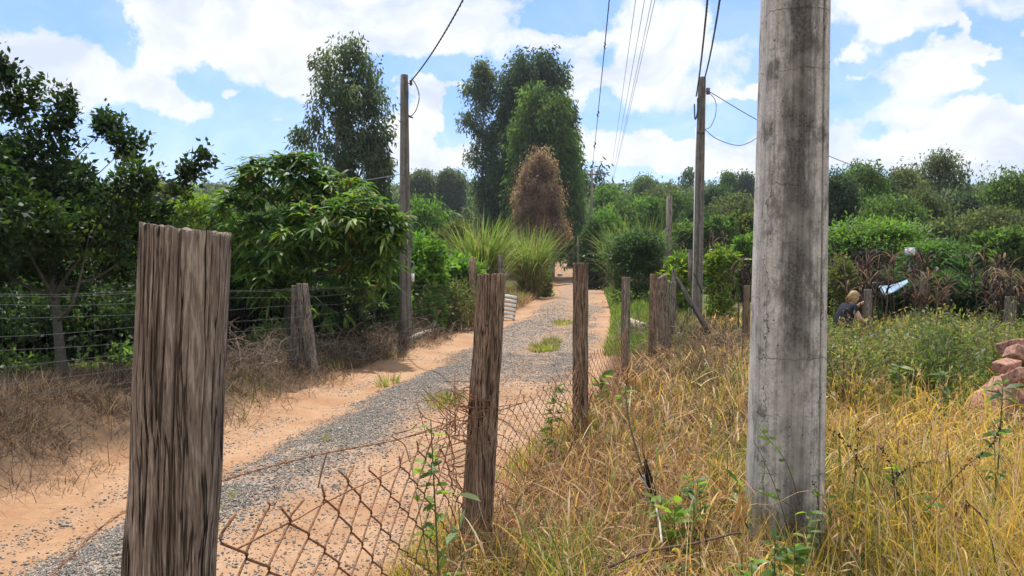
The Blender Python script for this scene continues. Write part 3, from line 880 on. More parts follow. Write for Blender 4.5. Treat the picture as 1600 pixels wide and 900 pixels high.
MB().tube([(-.1, -.14, 0), (-.04, -.10, H2 - 1.3)], .012, 6).build('conduit', M['white'], pr)


def thin_pole(name, pxb, pyb, pxt, pyt, Y, r0, r1, mat, label, arm=None, cat='utility pole'):
    b, t = at(pxb, pyb, Y), at(pxt, pyt, Y)
    b[2] = gz(b[0], Y)
    o = MB().tube([b - b, (t - b) * .5, t - b], [r0, (r0 + r1) / 2, r1], 10).build(name, mat, None, True)
    root = thing(name, b, label, cat); o.name = 'pole_shaft'; o.parent = root
    if arm:
        h = t[2] - b[2]
        MB().box((t[0] - b[0], 0, h - arm[0]), (arm[1], .12, .14)).build('crossarm', M['wood_grey'], root)
        for s_ in (-.42, 0, .42):
            MB().tube([(t[0] - b[0] + s_ * arm[1], 0, h - arm[0] + .07), (t[0] - b[0] + s_ * arm[1], 0, h - arm[0] + .35)], [.06, .04], 6).build('insulator', M['porcelain'], root)
    return root


thin_pole('utility_pole', 923, 345, 925, 264, 72., .15, .1, M['concrete_small'], 'distant concrete line pole rising from the dark roadside tree', (.5, 1.5))
thin_pole('utility_pole', 1044, 408, 1046, 306, 36., .17, .13, M['wood_grey'], 'bare grey pole standing behind the dark feathery bush')
thin_pole('utility_pole', 896, 410, 897, 338, 84., .1, .07, M['wood_grey'], 'thin far pole at the bend of the track')
thin_pole('utility_pole', 903, 408, 903, 368, 70., .1, .08, M['wood_grey'], 'short thin post beside the far bend of the track')


# ------------------------------------------------------------------ cables
def cable(name, A, B, sag, r, label, mat='cable', twist=0., group=None, n=60, parent=None):
    A, B = np.array(A, float), np.array(B, float)
    t = np.linspace(0, 1, n)[:, None]
    P = A + (B - A) * t; P[:, 2] -= 4 * sag * (t[:, 0] - t[:, 0] ** 2)
    mb = MB()
    if twist:
        n = int(np.linalg.norm(B - A) * 7); t = np.linspace(0, 1, n)[:, None]
        P = A + (B - A) * t; P[:, 2] -= 4 * sag * (t[:, 0] - t[:, 0] ** 2)
        k = np.linspace(0, np.linalg.norm(B - A) / twist * 2 * PI, n)
        for s_ in (0, 2 * PI / 3, 4 * PI / 3):
            mb.tube(P + np.stack([np.cos(k + s_), 0 * k, np.sin(k + s_)], 1) * r * 1.15, r * .8, 4)
    else: mb.tube(P, r, 5)
    o = mb.build(name, M[mat], parent)
    if label: tag(o, label, 'cable', group)
    return o, P


F1 = at(925, 266, 72); F2 = at(956, 284, 110)
GC = 'overhead cables running down the track'
top = 4.42
o, P = cable('power_cable', (1.2, top, 10.05), F1, .35, .011, 'leftmost thick twisted power cable with clamps, running to the distant line pole', twist=1.2, group=GC)
for (px, py) in ((953, 75), (938, 180), (929, 228), (925, 258)):
    pix = 800 + 1200 * P[:, 0] / P[:, 1]; piy = 415 - (P[:, 2] - EYE) / P[:, 1] * 1200
    k = int(np.argmin(np.abs(piy - py)))
    s_ = max(.4, P[k, 1] / 55)
    MB().tube(curve([P[k] + [-.02, 0, .24 * s_], P[k] + [.07 * s_, 0, .1 * s_], P[k] + [-.06 * s_, 0, -.06 * s_], P[k] + [.03, 0, -.2 * s_]], 14), .045 * s_, 6).build('cable_clamp', M['porcelain'], o)
for xx, px0, off, lab in ((1.75, 993, -.35, 'thin bare wire next to the twisted power cable'), (1.95, 1007, -.1, 'thin bare wire between two others above the track'), (2.15, 1018, .05, 'thin bare wire close beside the rightmost one above the track'), (2.2, 1023, .1, 'rightmost thin wire above the track')):
    tgt = np.array(F2) + [off, 0, 0]
    Pm = at(px0, 0, 24.)
    A = tgt + (Pm - tgt) * ((110 - 4.4) / (110 - 24.)); A[2] += .2
    cable('power_wire', A, tgt, .3, .010, lab, 'cable_grey', 0, GC)
tp = np.array([x2 + .11, y2, gz(x2, y2) + H2])
cable('service_cable', (1.45, 4.5, 7.6), tp + [-.17, -.1, -.5], .75, .012, 'left twisted service cable dropping to the slim pole right of the track', twist=.5)
cable('service_cable', (1.72, 4.5, 7.6), tp + [.03, -.15, -.05], .75, .012, 'right twisted service cable dropping to the slim pole right of the track', twist=.5)
tl = np.array([pl.location.x, pl.location.y, pl.location.z + H])
cable('service_cable', (1.5, 4.45, 7.4), tl + [.12, -.05, -.16], .62, .0095, 'twisted service cable dropping to the slim pole by the mango tree', twist=.45)
mb = MB().tube(curve([at(643, 122, 15.6), at(651, 135, 15.6), at(655, 152, 15.6), at(650, 172, 15.6), at(642, 181, 15.6), at(636, 178, 15.6)], 30), .010, 5)
mb.tube(curve([at(637, 122, 15.6), at(638, 150, 15.6), at(636, 176, 15.6)], 12), .008, 5)
tag(mb.build('drip_loop', M['cable']), 'loose dark cable loop hanging beside the top of the pole by the mango tree', 'cable')
mb = MB().tube(curve([at(630, 271, 15.6), at(600, 277, 17), at(550, 285, 19.5)], 24), .009, 5)
tag(mb.build('service_cable', M['cable_grey']), 'slack pale cable leading left from the pole into the mango tree', 'cable')
w_ = np.array([at(1108, 143, 20), at(1188, 190, 21.5), at(1298, 245, 23.5), at(1420, 288, 26), at(1600, 345, 30), at(1700, 372, 33)])
tag(MB().tube(curve(w_, 60), .011, 5).build('service_cable', M['cable']), 'dark cable running from the right slim pole down over the right-hand trees', 'cable')
mb = MB().tube(curve([at(1101, 202, 20), at(1120, 217, 20.2), at(1150, 227, 20.6), at(1170, 223, 21), at(1190, 211, 21.4), at(1230, 195, 22)], 40), .010, 5)
tag(mb.build('service_cable', M['cable']), 'slack cable hanging in a curve behind the big concrete pole', 'cable')
mb = MB().tube(curve([at(1108, 145, 20), at(1118, 158, 20), at(1118, 180, 20), at(1110, 198, 20), at(1102, 202, 20)], 30), .009, 5)
tag(mb.build('drip_loop', M['cable']), 'dark cable loop hanging from the right slim pole', 'cable')


# ------------------------------------------------------------------ wire netting fence on the left
x0f, x1f = 2.8, 36.
yy = np.linspace(2.6, 20., 400)
def lfx(y): return cen(y) - np.interp(y, [2, 6.4, 11, 20], [2.55, 2.5, 2.15, 1.95])
root = thing('wire_netting_fence', (float(lfx(8.)), 8., gz(float(lfx(8.)), 8.)), 'fine galvanised wire netting stretched before the dark citrus tree', 'wire fence')
mb = MB()
zz = height(lfx(yy), yy)
tops = np.interp(yy, [2.6, 6.4, 11, 20], [1.0, 1.02, 1.22, 1.1])
for h in (.08, .2, .32, .44, .56, .68, .80, .91, .985, 1.0):
    zf = zz * 0 + np.interp(yy, [2.6, 11, 20], [gz(float(lfx(3.)), 3.), gz(float(lfx(11.)), 11.), gz(float(lfx(20.)), 20.)]) + tops * h + .01 * np.sin(yy * 1.7 + h * 20)
    mb.tube(np.stack([lfx(yy), yy, zf], 1), .0016, 3, cap=False)
rel(mb, root).build('line_wire', M['galv'], root)
mb = MB()
for y in np.arange(2.6, 20, .075):
    xf = float(lfx(y)); zb = np.interp(y, [2.6, 11, 20], [gz(float(lfx(3.)), 3.), gz(float(lfx(11.)), 11.), gz(float(lfx(20.)), 20.)])
    mb.tube([(xf, y, zb + .06), (xf + rng.normal(0, .006), y + rng.normal(0, .01), zb + np.interp(y, [2.6, 6.4, 11, 20], [1.0, 1.02, 1.22, 1.1]))], .0007, 3, cap=False)
rel(mb, root).build('stay_wire', M['galv'], root)


# ------------------------------------------------------------------ trees
GREENS = {
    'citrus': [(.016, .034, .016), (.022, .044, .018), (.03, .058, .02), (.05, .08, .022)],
    'mango': [(.055, .11, .03), (.075, .145, .035), (.10, .175, .04), (.14, .21, .045)],
    'euc': [(.06, .09, .052), (.075, .105, .06), (.09, .12, .066), (.11, .13, .075)],
    'eucdark': [(.045, .075, .046), (.058, .09, .052), (.07, .10, .056)],
    'bright': [(.075, .15, .03), (.095, .185, .034), (.125, .215, .042)],
    'mid': [(.068, .118, .036), (.085, .14, .042), (.105, .16, .05)],
    'dull': [(.08, .105, .045), (.095, .12, .052), (.11, .125, .058)],
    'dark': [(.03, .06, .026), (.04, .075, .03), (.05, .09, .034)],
    'lime': [(.12, .19, .03), (.16, .22, .035), (.10, .17, .03)],
    'dead': [(.20, .13, .105), (.26, .175, .14), (.15, .095, .078), (.33, .23, .185)],
    'olive': [(.085, .10, .035), (.10, .125, .035), (.12, .125, .05)],
}


def crown(blobs, style, cols, L, Wd, per=26, cr=.3, shell=.45, jit=.14, extra=None):
    """leaf clumps spread through a set of rounded volumes: (x, y, z, rx, ry, rz, clumps)"""
    C, O = [], []
    for b in blobs:
        n = int(b[6]); d = unit(rng.normal(0, 1, (n, 3)))
        r = shell + (1 - shell) * rng.random(n) ** .7
        r *= 1 + .14 * np.clip(rng.normal(0, 1, n), -1.5, 1.3)
        C.append(np.array(b[:3]) + d * r[:, None] * np.array(b[3:6])); O.append(d)
    C, O = np.concatenate(C), np.concatenate(O); n = len(C)
    k = per
    cc = np.repeat(C, k, 0); oo = np.repeat(O, k, 0); m = len(cc)
    rnd = unit(rng.normal(0, 1, (m, 3)))
    sz = np.repeat(np.exp(rng.normal(0, .25, n)), k)[:, None]
    Ls = L * np.exp(rng.normal(0, .22, m)); Ws = Wd * np.exp(rng.normal(0, .2, m))
    lng, droop = False, 0.
    if style == 'rosette':
        P = cc + rnd * .02
        a = rng.uniform(0, 2 * PI, m); up = rng.normal(.28, .35, m)
        D = unit(np.stack([np.cos(a), np.sin(a), up], 1) + oo * .45)
        N = np.array([0, 0, 1.]) + rng.normal(0, .25, (m, 3)); lng, droop = True, .5
    elif style == 'euc':
        P = cc + np.clip(rng.normal(0, .8, (m, 3)), -1.3, 1.3) * cr * sz * [1, 1, 1.25]
        D = unit(np.array([0, 0, -1.]) + rng.normal(0, .55, (m, 3)) + oo * .35)
        N = rng.normal(0, 1, (m, 3))
    elif style == 'feather':
        P = cc + rng.normal(0, 1, (m, 3)) * cr * sz * [1.3, 1.3, .35]
        D = unit(oo * .8 + rng.normal(0, .6, (m, 3)) * [1, 1, .5]); N = np.array([0, 0, 1.]) + rng.normal(0, .45, (m, 3))
    else:
        P = cc + rnd * cr * sz * (rng.random((m, 1)) ** .5)
        D = unit(oo * .6 + rng.normal(0, .8, (m, 3)) + [0, 0, .15]); N = np.array([0, 0, .8]) + rng.normal(0, .8, (m, 3))
    V, F, vp = leaves(P, D, N, Ls, Ws, lng, droop)
    cl = np.repeat(pick(cols, n, jit), k, 0) * (1 + rng.normal(0, .1, (m, 1)))
    if extra is not None:
        sel = np.repeat(rng.random(n) < extra[0], k); cl[sel] = pick(extra[1], int(sel.sum()), .12)
    return V, F, np.repeat(np.clip(cl, .004, .9), vp, 0)


def wood_tubes(base, blobs, r0, cols=(.16, .13, .1), trunk_to=None, fork=.35, wander=.12, limbs=14):
    """tapered trunk with limbs reaching into the leaf volumes"""
    mb = MB(); base = np.array(base, float)
    B = np.array([b[:3] for b in blobs])
    top = np.array(trunk_to) if trunk_to is not None else B[np.argmax(B[:, 2])]
    h = max(.15, top[2] - base[2])
    n = 14; t = np.linspace(0, 1, n)
    P = base + (top - base) * t[:, None]
    P[:, :2] += np.cumsum(rng.normal(0, wander * abs(h) / n * .5, (n, 2)), 0) * np.sin(t * PI)[:, None]
    P[0, 2] -= .25
    mb.tube(P, r0 * (1 - .85 * t) * (1 + .35 * np.exp(-t * 22)), 9, np.array(cols) * rng.uniform(.85, 1.15))
    idx = np.argsort(-B[:, 2])[:limbs]
    for i in idx:
        b = B[i]
        tt = np.clip((b[2] - base[2]) / h - .25 - .15 * rng.random(), fork * .6, .92)
        s = base + (top - base) * 0; k = tt * (n - 1); k0 = int(k); s = P[k0] + (P[min(k0 + 1, n - 1)] - P[k0]) * (k - k0)
        mid = (s + b) / 2 + np.array([0, 0, -.08 * np.linalg.norm(b - s)]) + rng.normal(0, .05, 3) * np.linalg.norm(b - s)
        rr = r0 * (1 - .85 * tt) * .55
        mb.tube(curve([s, mid, b], 9), np.linspace(rr, rr * .25, 9)[:len(curve([s, mid, b], 9))], 6, np.array(cols) * rng.uniform(.85, 1.15))
        for q in range(2):
            e = b + unit(rng.normal(0, 1, 3)) * np.array(blobs[i][3:6]) * .8
            mb.tube([mid * .4 + b * .6, (b + e) / 2 + rng.normal(0, .04, 3), e], [rr * .35, rr * .25, rr * .1], 5, np.array(cols))
    return mb


def tree(name, label, cat, base, blobs, style, cols, L, Wd, r0=.12, mat='leaf', group=None, bark=(.16, .13, .1), trunk_to=None, limbs=14, bole='trunk', leafn='crown', wander=.12, **k):
    root = thing(name, base, label, cat, group)
    wood_mb = rel(wood_tubes(base, blobs, r0, bark, trunk_to, limbs=limbs, wander=wander), root)
    wood_mb.build(bole, M['bark'], root, True)
    V, F, c = crown(blobs, style, GREENS[cols] if isinstance(cols, str) else cols, L, Wd, **k)
    mesh_obj(leafn, V - np.array(root.location), F, M[mat], root, c)
    return root


def pb(px, py, d, rx, ry=None, n=20, deep=1.):
    c = at(px, py, d); s = d / 1200
    ry = rx if ry is None else ry
    return (c[0], c[1], c[2], rx * s, rx * s * deep, ry * s, n)


def ground_at(px, d):
    x = at(px, 450, d)[0]; return (x, d, gz(x, d))


# citrus tree, near left
D = 8.6
bl = [pb(8, 118, D, 12, 16, 12), pb(30, 165, D, 24, 24, 24), pb(95, 185, D, 22, 24, 24), pb(60, 245, D, 64, 46, 84), pb(-15, 275, D, 80, 62, 84), pb(118, 295, D, 50, 38, 50),
      pb(172, 192, D + .2, 22, 16, 20), pb(200, 226, D + .1, 22, 18, 22), pb(212, 285, D - .3, 28, 28, 32), pb(178, 345, D, 70, 48, 84), pb(60, 365, D, 105, 62, 110), pb(-50, 340, D, 95, 75, 76),
      pb(238, 335, D + .2, 26, 26, 20), pb(296, 268, D + .4, 16, 14, 16), pb(320, 244, D + .4, 6, 6, 6), pb(284, 296, D + .5, 14, 8, 8), pb(130, 405, D + .3, 100, 46, 84), pb(-20, 420, D + .3, 105, 48, 76), pb(215, 400, D + .6, 52, 50, 40),
      pb(104, 150, D, 6, 8, 5), pb(4, 98, D, 5, 6, 5), pb(60, 128, D, 5, 10, 4), pb(60, 470, D + 1.2, 90, 50, 45), pb(20, 370, D - .8, 105, 46, 70), pb(140, 365, D - .6, 64, 40, 40), pb(-80, 380, D - .6, 80, 90, 60), pb(-70, 260, D - 1.2, 80, 70, 60), pb(10, 330, D - 1.0, 84, 40, 50), pb(-30, 500, D + .8, 70, 60, 36), pb(170, 480, D + 1.4, 60, 50, 36)]  # front and low volumes added so the crown shades the bank below
tree('citrus_tree', 'dark glossy citrus tree behind the wire netting at far left', 'tree', ground_at(97, 8.4), bl, 'round', 'citrus', .074, .038, r0=.06, mat='leaf_glossy', per=25, cr=.13, bark=(.11, .10, .085), trunk_to=at(70, 250, D), limbs=22, shell=.35, extra=(.02, [(.12, .16, .03)]))

# mango tree
D = 13.5
bl = [pb(420, 278, D, 52, 34, 50), pb(470, 290, D, 52, 36, 50), pb(385, 320, D, 42, 40, 42), pb(530, 305, D, 54, 36, 52), pb(585, 350, D - .3, 46, 36, 50), pb(505, 355, D - .5, 80, 45, 80), pb(430, 370, D - .4, 74, 45, 66),
      pb(562, 392, D - .3, 46, 36, 46), pb(365, 345, D, 34, 40, 26), pb(480, 420, D, 84, 40, 60), pb(400, 425, D, 50, 36, 30), pb(600, 365, D - .6, 26, 22, 24), pb(440, 255, D, 26, 18, 20), pb(392, 275, D, 20, 16, 12), pb(575, 430, D, 40, 36, 30), pb(520, 465, D + .3, 70, 34, 36), pb(500, 275, D, 26, 18, 16), pb(612, 345, D - .5, 26, 24, 26), pb(600, 400, D - .4, 30, 36, 30), pb(365, 395, D, 30, 44, 30), pb(470, 262, D, 44, 20, 30), pb(440, 440, D - .6, 60, 34, 40), pb(545, 340, D - .7, 50, 30, 40)]
tree('mango_tree', 'broad mango tree with long drooping leaves beside the slim left pole', 'tree', ground_at(440, 13.3), bl, 'rosette', 'mango', .25, .056, r0=.13, mat='leaf_glossy', per=11, bark=(.10, .085, .07), trunk_to=at(475, 330, D), shell=.5, extra=(.16, [(.26, .15, .05), (.12, .20, .03), (.14, .23, .035), (.10, .18, .03), (.13, .21, .03)]))

# tall eucalyptus on the left
D = 42.
def tiers(px, d, top, bot, hw, n, cl, lopsided=0, prof=None, rnd=.35, ry=1.):
    out = []
    for k in range(n):
        t = (k + .5) / n
        w = hw * (prof(t) if prof else (1 - .75 * t ** 2.2) * min(1, .35 + t * 3))
        py = bot + (top - bot) * t
        for s_ in (range(2) if w > 12 else range(1)):
            ox = (rng.uniform(-.6, .6) if w > 12 else rng.uniform(-.2, .2)) * w + lopsided * (1 - t)
            rr = max(8, w * rng.uniform(.45, .75))
            b = list(pb(px + ox, py + rng.normal(0, .2) * rr, d + rng.normal(0, rnd) * w * d / 1200, rr, rr * rng.uniform(.8, 1.15) * ry, cl * (rr / 30) ** 1.5 + 4))
            out.append(tuple(b))
    return out


bl = [pb(548, 72, D, 28, 22, 20), pb(520, 100, D, 34, 28, 34), pb(568, 100, D, 28, 34, 30), pb(500, 118, D, 18, 18, 14), pb(545, 140, D, 46, 40, 60), pb(592, 150, D, 24, 34, 26), pb(500, 160, D, 26, 28, 16), pb(485, 195, D, 30, 22, 20),
      pb(470, 205, D, 20, 18, 12), pb(495, 225, D, 36, 18, 18), pb(560, 195, D, 46, 44, 70), pb(598, 210, D, 22, 40, 32), pb(570, 250, D, 42, 36, 55), pb(600, 255, D, 18, 36, 24), pb(535, 240, D, 26, 34, 22), pb(575, 295, D, 38, 30, 46), pb(540, 290, D, 24, 22, 16), pb(598, 300, D, 20, 26, 16), pb(566, 320, D, 34, 26, 26)]
tree('eucalyptus_tree', 'tall open eucalyptus rising alone behind the mango tree', 'tree', ground_at(528, D), [(b[0] - (b[0] - at(535, 200, D)[0]) * .12, b[1], b[2] - .42, b[3] * .85, b[4], b[5] * .85, b[6] * (.26 if b[0] < at(528, 200, D)[0] else .44)) for b in bl], 'euc', 'euc', .28, .095, r0=.24, mat='leaf_far', per=84, cr=.34, bark=(.34, .30, .26), trunk_to=at(540, 80, D), limbs=19, shell=.3)

# group of tall eucalyptus in the middle
EG = None
def sub(p): return pb(*p)
bl = [pb(752, 112, 86, 14, 14, 12), pb(762, 125, 86, 16, 18, 14), pb(742, 140, 86, 14, 18, 10), pb(757, 160, 86, 20, 18, 12), pb(735, 188, 86, 15, 12, 8), pb(748, 205, 86, 16, 14, 7), pb(765, 215, 86, 16, 20, 10), pb(742, 240, 86, 12, 14, 6), pb(758, 265, 86, 16, 16, 8), pb(746, 290, 86, 12, 16, 7), pb(757, 315, 86, 16, 18, 10)]
tree('eucalyptus_tree', 'slender see-through eucalyptus at the left of the tall group', 'tree', ground_at(752, 86.), bl, 'euc', 'euc', .42, .14, r0=.22, mat='leaf_far', per=80, cr=.58, bark=(.28, .25, .22), trunk_to=at(755, 115, 86), shell=.3)
bl = [pb(815, 92, 85, 14, 14, 12), pb(806, 112, 85, 24, 22, 26), pb(826, 118, 85, 16, 26, 18), pb(792, 140, 85, 24, 24, 24), pb(812, 165, 85, 34, 34, 50), pb(785, 185, 85, 22, 24, 20), pb(800, 215, 85, 40, 34, 60), pb(790, 255, 85, 38, 36, 60), pb(785, 295, 85, 36, 34, 50), pb(800, 335, 85, 44, 34, 60), pb(775, 345, 85, 30, 30, 30), pb(815, 375, 88, 50, 24, 40)]
tree('eucalyptus_tree', 'broad grey-green eucalyptus at the left shoulder of the tall group', 'tree', ground_at(798, 85.), [(b[0], b[1], b[2] - .6, b[3] * .92, b[4], b[5] * .92, b[6] * .6) for b in bl], 'euc', 'eucdark', .52, .18, r0=.32, mat='leaf_far', per=80, cr=.66, bark=(.25, .22, .19), trunk_to=at(813, 100, 85), shell=.3)
bl = [pb(853, 84, 86, 14, 13, 12), pb(850, 105, 86, 18, 20, 20), pb(868, 112, 86, 14, 22, 16), pb(858, 140, 86, 28, 30, 40), pb(880, 165, 86, 16, 34, 24), pb(868, 195, 86, 34, 34, 60), pb(886, 225, 86, 20, 38, 36), pb(870, 265, 86, 36, 40, 64), pb(893, 275, 86, 16, 36, 24), pb(885, 320, 86, 28, 40, 50), pb(870, 360, 86, 34, 30, 46), pb(896, 350, 86, 14, 24, 14)]
tree('eucalyptus_tree', 'tallest dark eucalyptus at the right rear of the tall group', 'tree', ground_at(852, 86.), [(b[0], b[1], b[2] - .6, b[3] * .92, b[4], b[5] * .92, b[6] * .6) for b in bl], 'euc', 'eucdark', .54, .19, r0=.34, mat='leaf_far', per=80, cr=.7, bark=(.22, .2, .17), trunk_to=at(853, 95, 86), shell=.3)
bl = [pb(838, 140, 79, 14, 16, 16), pb(832, 165, 79, 24, 26, 34), pb(850, 190, 79, 26, 30, 40), pb(830, 215, 79, 34, 32, 56), pb(856, 235, 79, 30, 34, 50), pb(835, 275, 79, 44, 38, 80), pb(862, 285, 79, 26, 36, 40), pb(840, 325, 79, 50, 36, 80), pb(860, 365, 79, 34, 30, 40)]
tree('eucalyptus_tree', 'dense mid-green eucalyptus in the front middle of the tall group', 'tree', ground_at(838, 79.), [(b[0], b[1], b[2] - .6, b[3] * .92, b[4], b[5] * .92, b[6] * .6) for b in bl], 'euc', 'mid', .5, .17, r0=.3, mat='leaf_far', per=80, cr=.62, bark=(.22, .2, .17), trunk_to=at(840, 150, 79), shell=.3)
bl = [pb(872, 150, 77, 13, 16, 16), pb(868, 180, 77, 20, 28, 34), pb(884, 215, 77, 20, 30, 36), pb(872, 240, 77, 26, 34, 46), pb(890, 265, 77, 18, 34, 34), pb(878, 300, 77, 24, 34, 44), pb(893, 320, 77, 14, 30, 22), pb(885, 355, 77, 20, 28, 30), pb(868, 375, 77, 14, 12, 10)]
tree('eucalyptus_tree', 'bright leafy eucalyptus at the right edge of the tall group', 'tree', ground_at(862, 77.), [(b[0], b[1], b[2] - .6, b[3] * .92, b[4], b[5] * .92, b[6] * .6) for b in bl], 'euc', 'mid', .5, .17, r0=.24, mat='leaf_far', per=80, cr=.58, bark=(.22, .2, .17), trunk_to=at(873, 160, 77), shell=.3)
# dead brown conifer-shaped tree
D = 66.
bl = [pb(842, 240, D, 13, 9, 16), pb(834, 256, D, 17, 13, 26), pb(852, 262, D, 15, 18, 24), pb(824, 272, D, 14, 14, 18), pb(842, 285, D, 26, 20, 50), pb(866, 296, D, 14, 20, 20), pb(818, 302, D, 14, 22, 20), pb(840, 318, D, 32, 24, 64), pb(868, 330, D, 13, 18, 18), pb(815, 335, D, 12, 18, 14), pb(848, 345, D, 30, 22, 50), pb(870, 362, D, 18, 14, 20), pb(826, 358, D, 20, 16, 24), pb(880, 350, D, 8, 10, 6)]
tree('dead_tree', 'dead reddish-brown tree in front of the tall eucalyptus group', 'tree', ground_at(845, D), [(b[0], b[1], b[2] - .35, b[3] * .92, b[4], b[5] * .92, b[6]) for b in bl], 'euc', 'dead', .22, .075, r0=.2, mat='leaf_far', per=95, cr=.4, bark=(.14, .1, .08), shell=.35)


def shrub(px, py, d, hw, hh, cols, label, cat='shrub', style='round', L=.12, Wd=.06, per=20, nb=7, cl=26, name='shrub', group=None, mat='leaf', r0=.05, cr=.2, **k):
    """irregular bush: several overlapping volumes round (px, py) of half size hw x hh"""
    bl = [pb(px, py, d, hw * .7, hh * .75, cl)]
    for i in range(nb):
        a = i / nb * 2 * PI + rng.uniform(-.5, .5); f = rng.uniform(.38, .74)
        s = rng.uniform(.22, .52)
        bl.append(pb(px + math.cos(a) * hw * f, py + math.sin(a) * hh * f, d + rng.normal(0, .3) * hw * d / 1200, hw * s, hh * s * rng.uniform(.85, 1.2), cl * s * 1.3))
    gp = 415 + (EYE - gz(at(px, 450, d)[0], d)) * 1200 / d
    lo = py + hh * .8
    if gp > lo + 4:
        m_ = max(2, int((gp - lo) / (hh * .5)))
        for i in range(m_):
            yy_ = lo + (gp - lo) * (i + .4) / m_
            for sx in (-.45, .4):
                bl.append(pb(px + (sx + rng.uniform(-.15, .15)) * hw, yy_, d + rng.normal(0, .15) * hw * d / 1200, hw * .45, max(hh * .32, (gp - lo) / m_ * .6), cl * .3))
    return tree(name, label, cat, ground_at(px, d), bl, style, cols, L, Wd, r0=r0, mat=mat, per=per, cr=cr, group=group, bole='stem', leafn='foliage', **k)


# left side, behind the fence
shrub(655, 420, 18.5, 52, 62, 'bright', 'bright leafy shrub just right of the slim pole by the mango tree', L=.13, Wd=.065, cl=46, r0=.05)
shrub(608, 400, 16.5, 34, 60, 'bright', 'light green leafy shrub between the mango tree and the slim pole', L=.13, Wd=.06, cl=36)
shrub(700, 475, 19., 48, 36, 'olive', 'scrubby olive bush along the netting right of the slim pole', L=.07, Wd=.035, cl=40, per=22)
shrub(716, 432, 26., 46, 24, 'bright', 'low bright green patch of broad leaves before the cane grass', L=.2, Wd=.15, cl=34, cr=.25)
shrub(664, 352, 62, 26, 40, 'bright', 'young cone-shaped bright tree above the leafy shrub by the pole', 'tree', 'euc', .42, .15, cl=46, name='young_tree', mat='leaf_far', cr=.45)
shrub(690, 362, 66, 24, 34, 'dark', 'dark rounded tree right of the young cone-shaped tree', 'tree', 'euc', .42, .15, cl=40, name='young_tree', mat='leaf_far', cr=.45)
shrub(712, 375, 48, 28, 28, 'olive', 'yellowish bushy tree left of the cane grass', 'tree', 'round', .28, .12, cl=40, name='young_tree', mat='leaf_far', cr=.35)
shrub(640, 345, 70, 22, 38, 'mid', 'narrow mid-green tree seen just right of the slim pole', 'tree', 'euc', .45, .16, cl=40, name='young_tree', mat='leaf_far', cr=.45)
shrub(310, 338, 30, 62, 30, 'lime', 'pale yellow-green tree between citrus and mango', 'tree', 'round', .2, .08, cl=60, name='young_tree', cr=.3)
shrub(235, 330, 34, 50, 34, 'olive', 'olive tree behind the right side of the citrus', 'tree', 'round', .24, .1, cl=50, name='young_tree', cr=.35)
shrub(110, 350, 40, 100, 44, 'dull', 'wide dull green tree seen through the citrus crown', 'tree', 'round', .3, .12, cl=80, name='young_tree', cr=.4)
shrub(-40, 300, 40, 110, 80, 'dark', 'dark tree beyond the citrus at the edge', 'tree', 'round', .3, .12, cl=80, name='young_tree', cr=.4)
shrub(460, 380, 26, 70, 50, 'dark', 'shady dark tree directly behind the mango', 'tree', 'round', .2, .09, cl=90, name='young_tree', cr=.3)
for px, d, hw, lab in ((30, 12., 130, 'backdrop bush with leaves darkened as shade behind the netting at far left'), (170, 13, 110, 'backdrop bush with leaves darkened as shade right behind the citrus trunk'), (300, 14, 90, 'backdrop bush with leaves darkened as shade behind the nearest wooden post'), (420, 15., 90, 'low bush with leaves darkened as shade under the mango tree'), (500, 14.8, 70, 'low bush with leaves darkened as shade behind the leaning post of the pair'), (540, 16.5, 70, 'low bush with leaves darkened as shade behind the netting right of the post pair')):
    shrub(px, 470, d, hw, 80, 'citrus', lab, L=.12, Wd=.06, cl=130, per=18, cr=.22)  # backdrop bushes added to block light; near-black leaf colour stands in for deep shade
for px, py, d, lab in ((10, 585, 9.4, 'sunny low green plant left of the citrus trunk'), (130, 592, 9.2, 'sunny low green plant right of the citrus trunk'), (200, 560, 9.6, 'sunny leafy plant just left of the nearest wooden post'), (60, 578, 10.5, 'sunlit broad leaves deep behind the citrus trunk'), (420, 520, 12.6, 'pale green weed behind the post pair, left'), (640, 560, 15., 'broad-leaved weed at the foot of the slim left pole')):
    shrub(px, py, d, 24, 18, 'mid', lab, 'plant', L=.08, Wd=.05, cl=12, per=10, nb=5, name='leafy_plant', r0=.012)

# right of the road
D = 52.
shrub(928, 388, D, 24, 44, 'dark', 'dark round tree at the right edge of the track bend', 'tree', 'round', .28, .14, cl=70, name='roadside_tree', cr=.35)
shrub(995, 392, 30., 44, 40, 'dark', 'dark feathery bush left of the bare grey pole', 'shrub', 'feather', .16, .05, cl=70, cr=.22, per=26)
shrub(960, 345, 78, 30, 26, 'mid', 'mid-green tree over the cane left of the bare grey pole', 'tree', 'euc', .5, .2, cl=50, name='slope_tree', mat='leaf_far', cr=.55)
bl = [pb(935, 272, 105, 12, 8, 6), pb(920, 284, 105, 14, 8, 6), pb(930, 295, 105, 18, 10, 8), pb(942, 290, 105, 8, 8, 4)]
tree('eucalyptus_tree', 'spindly sparse eucalyptus behind the distant line pole', 'tree', ground_at(928, 105.), bl, 'euc', 'eucdark', .8, .26, r0=.16, mat='leaf_far', per=20, cr=.6, shell=.3)
bl = [pb(1068, 270, 120, 8, 6, 5), pb(1080, 276, 120, 10, 7, 6), pb(1072, 285, 120, 12, 6, 5)]
tree('eucalyptus_tree', 'sparse thin tree top poking above the hill left of the right slim pole', 'tree', ground_at(1074, 120.), bl, 'euc', 'eucdark', .8, .26, r0=.16, mat='leaf_far', per=16, cr=.6, shell=.3)
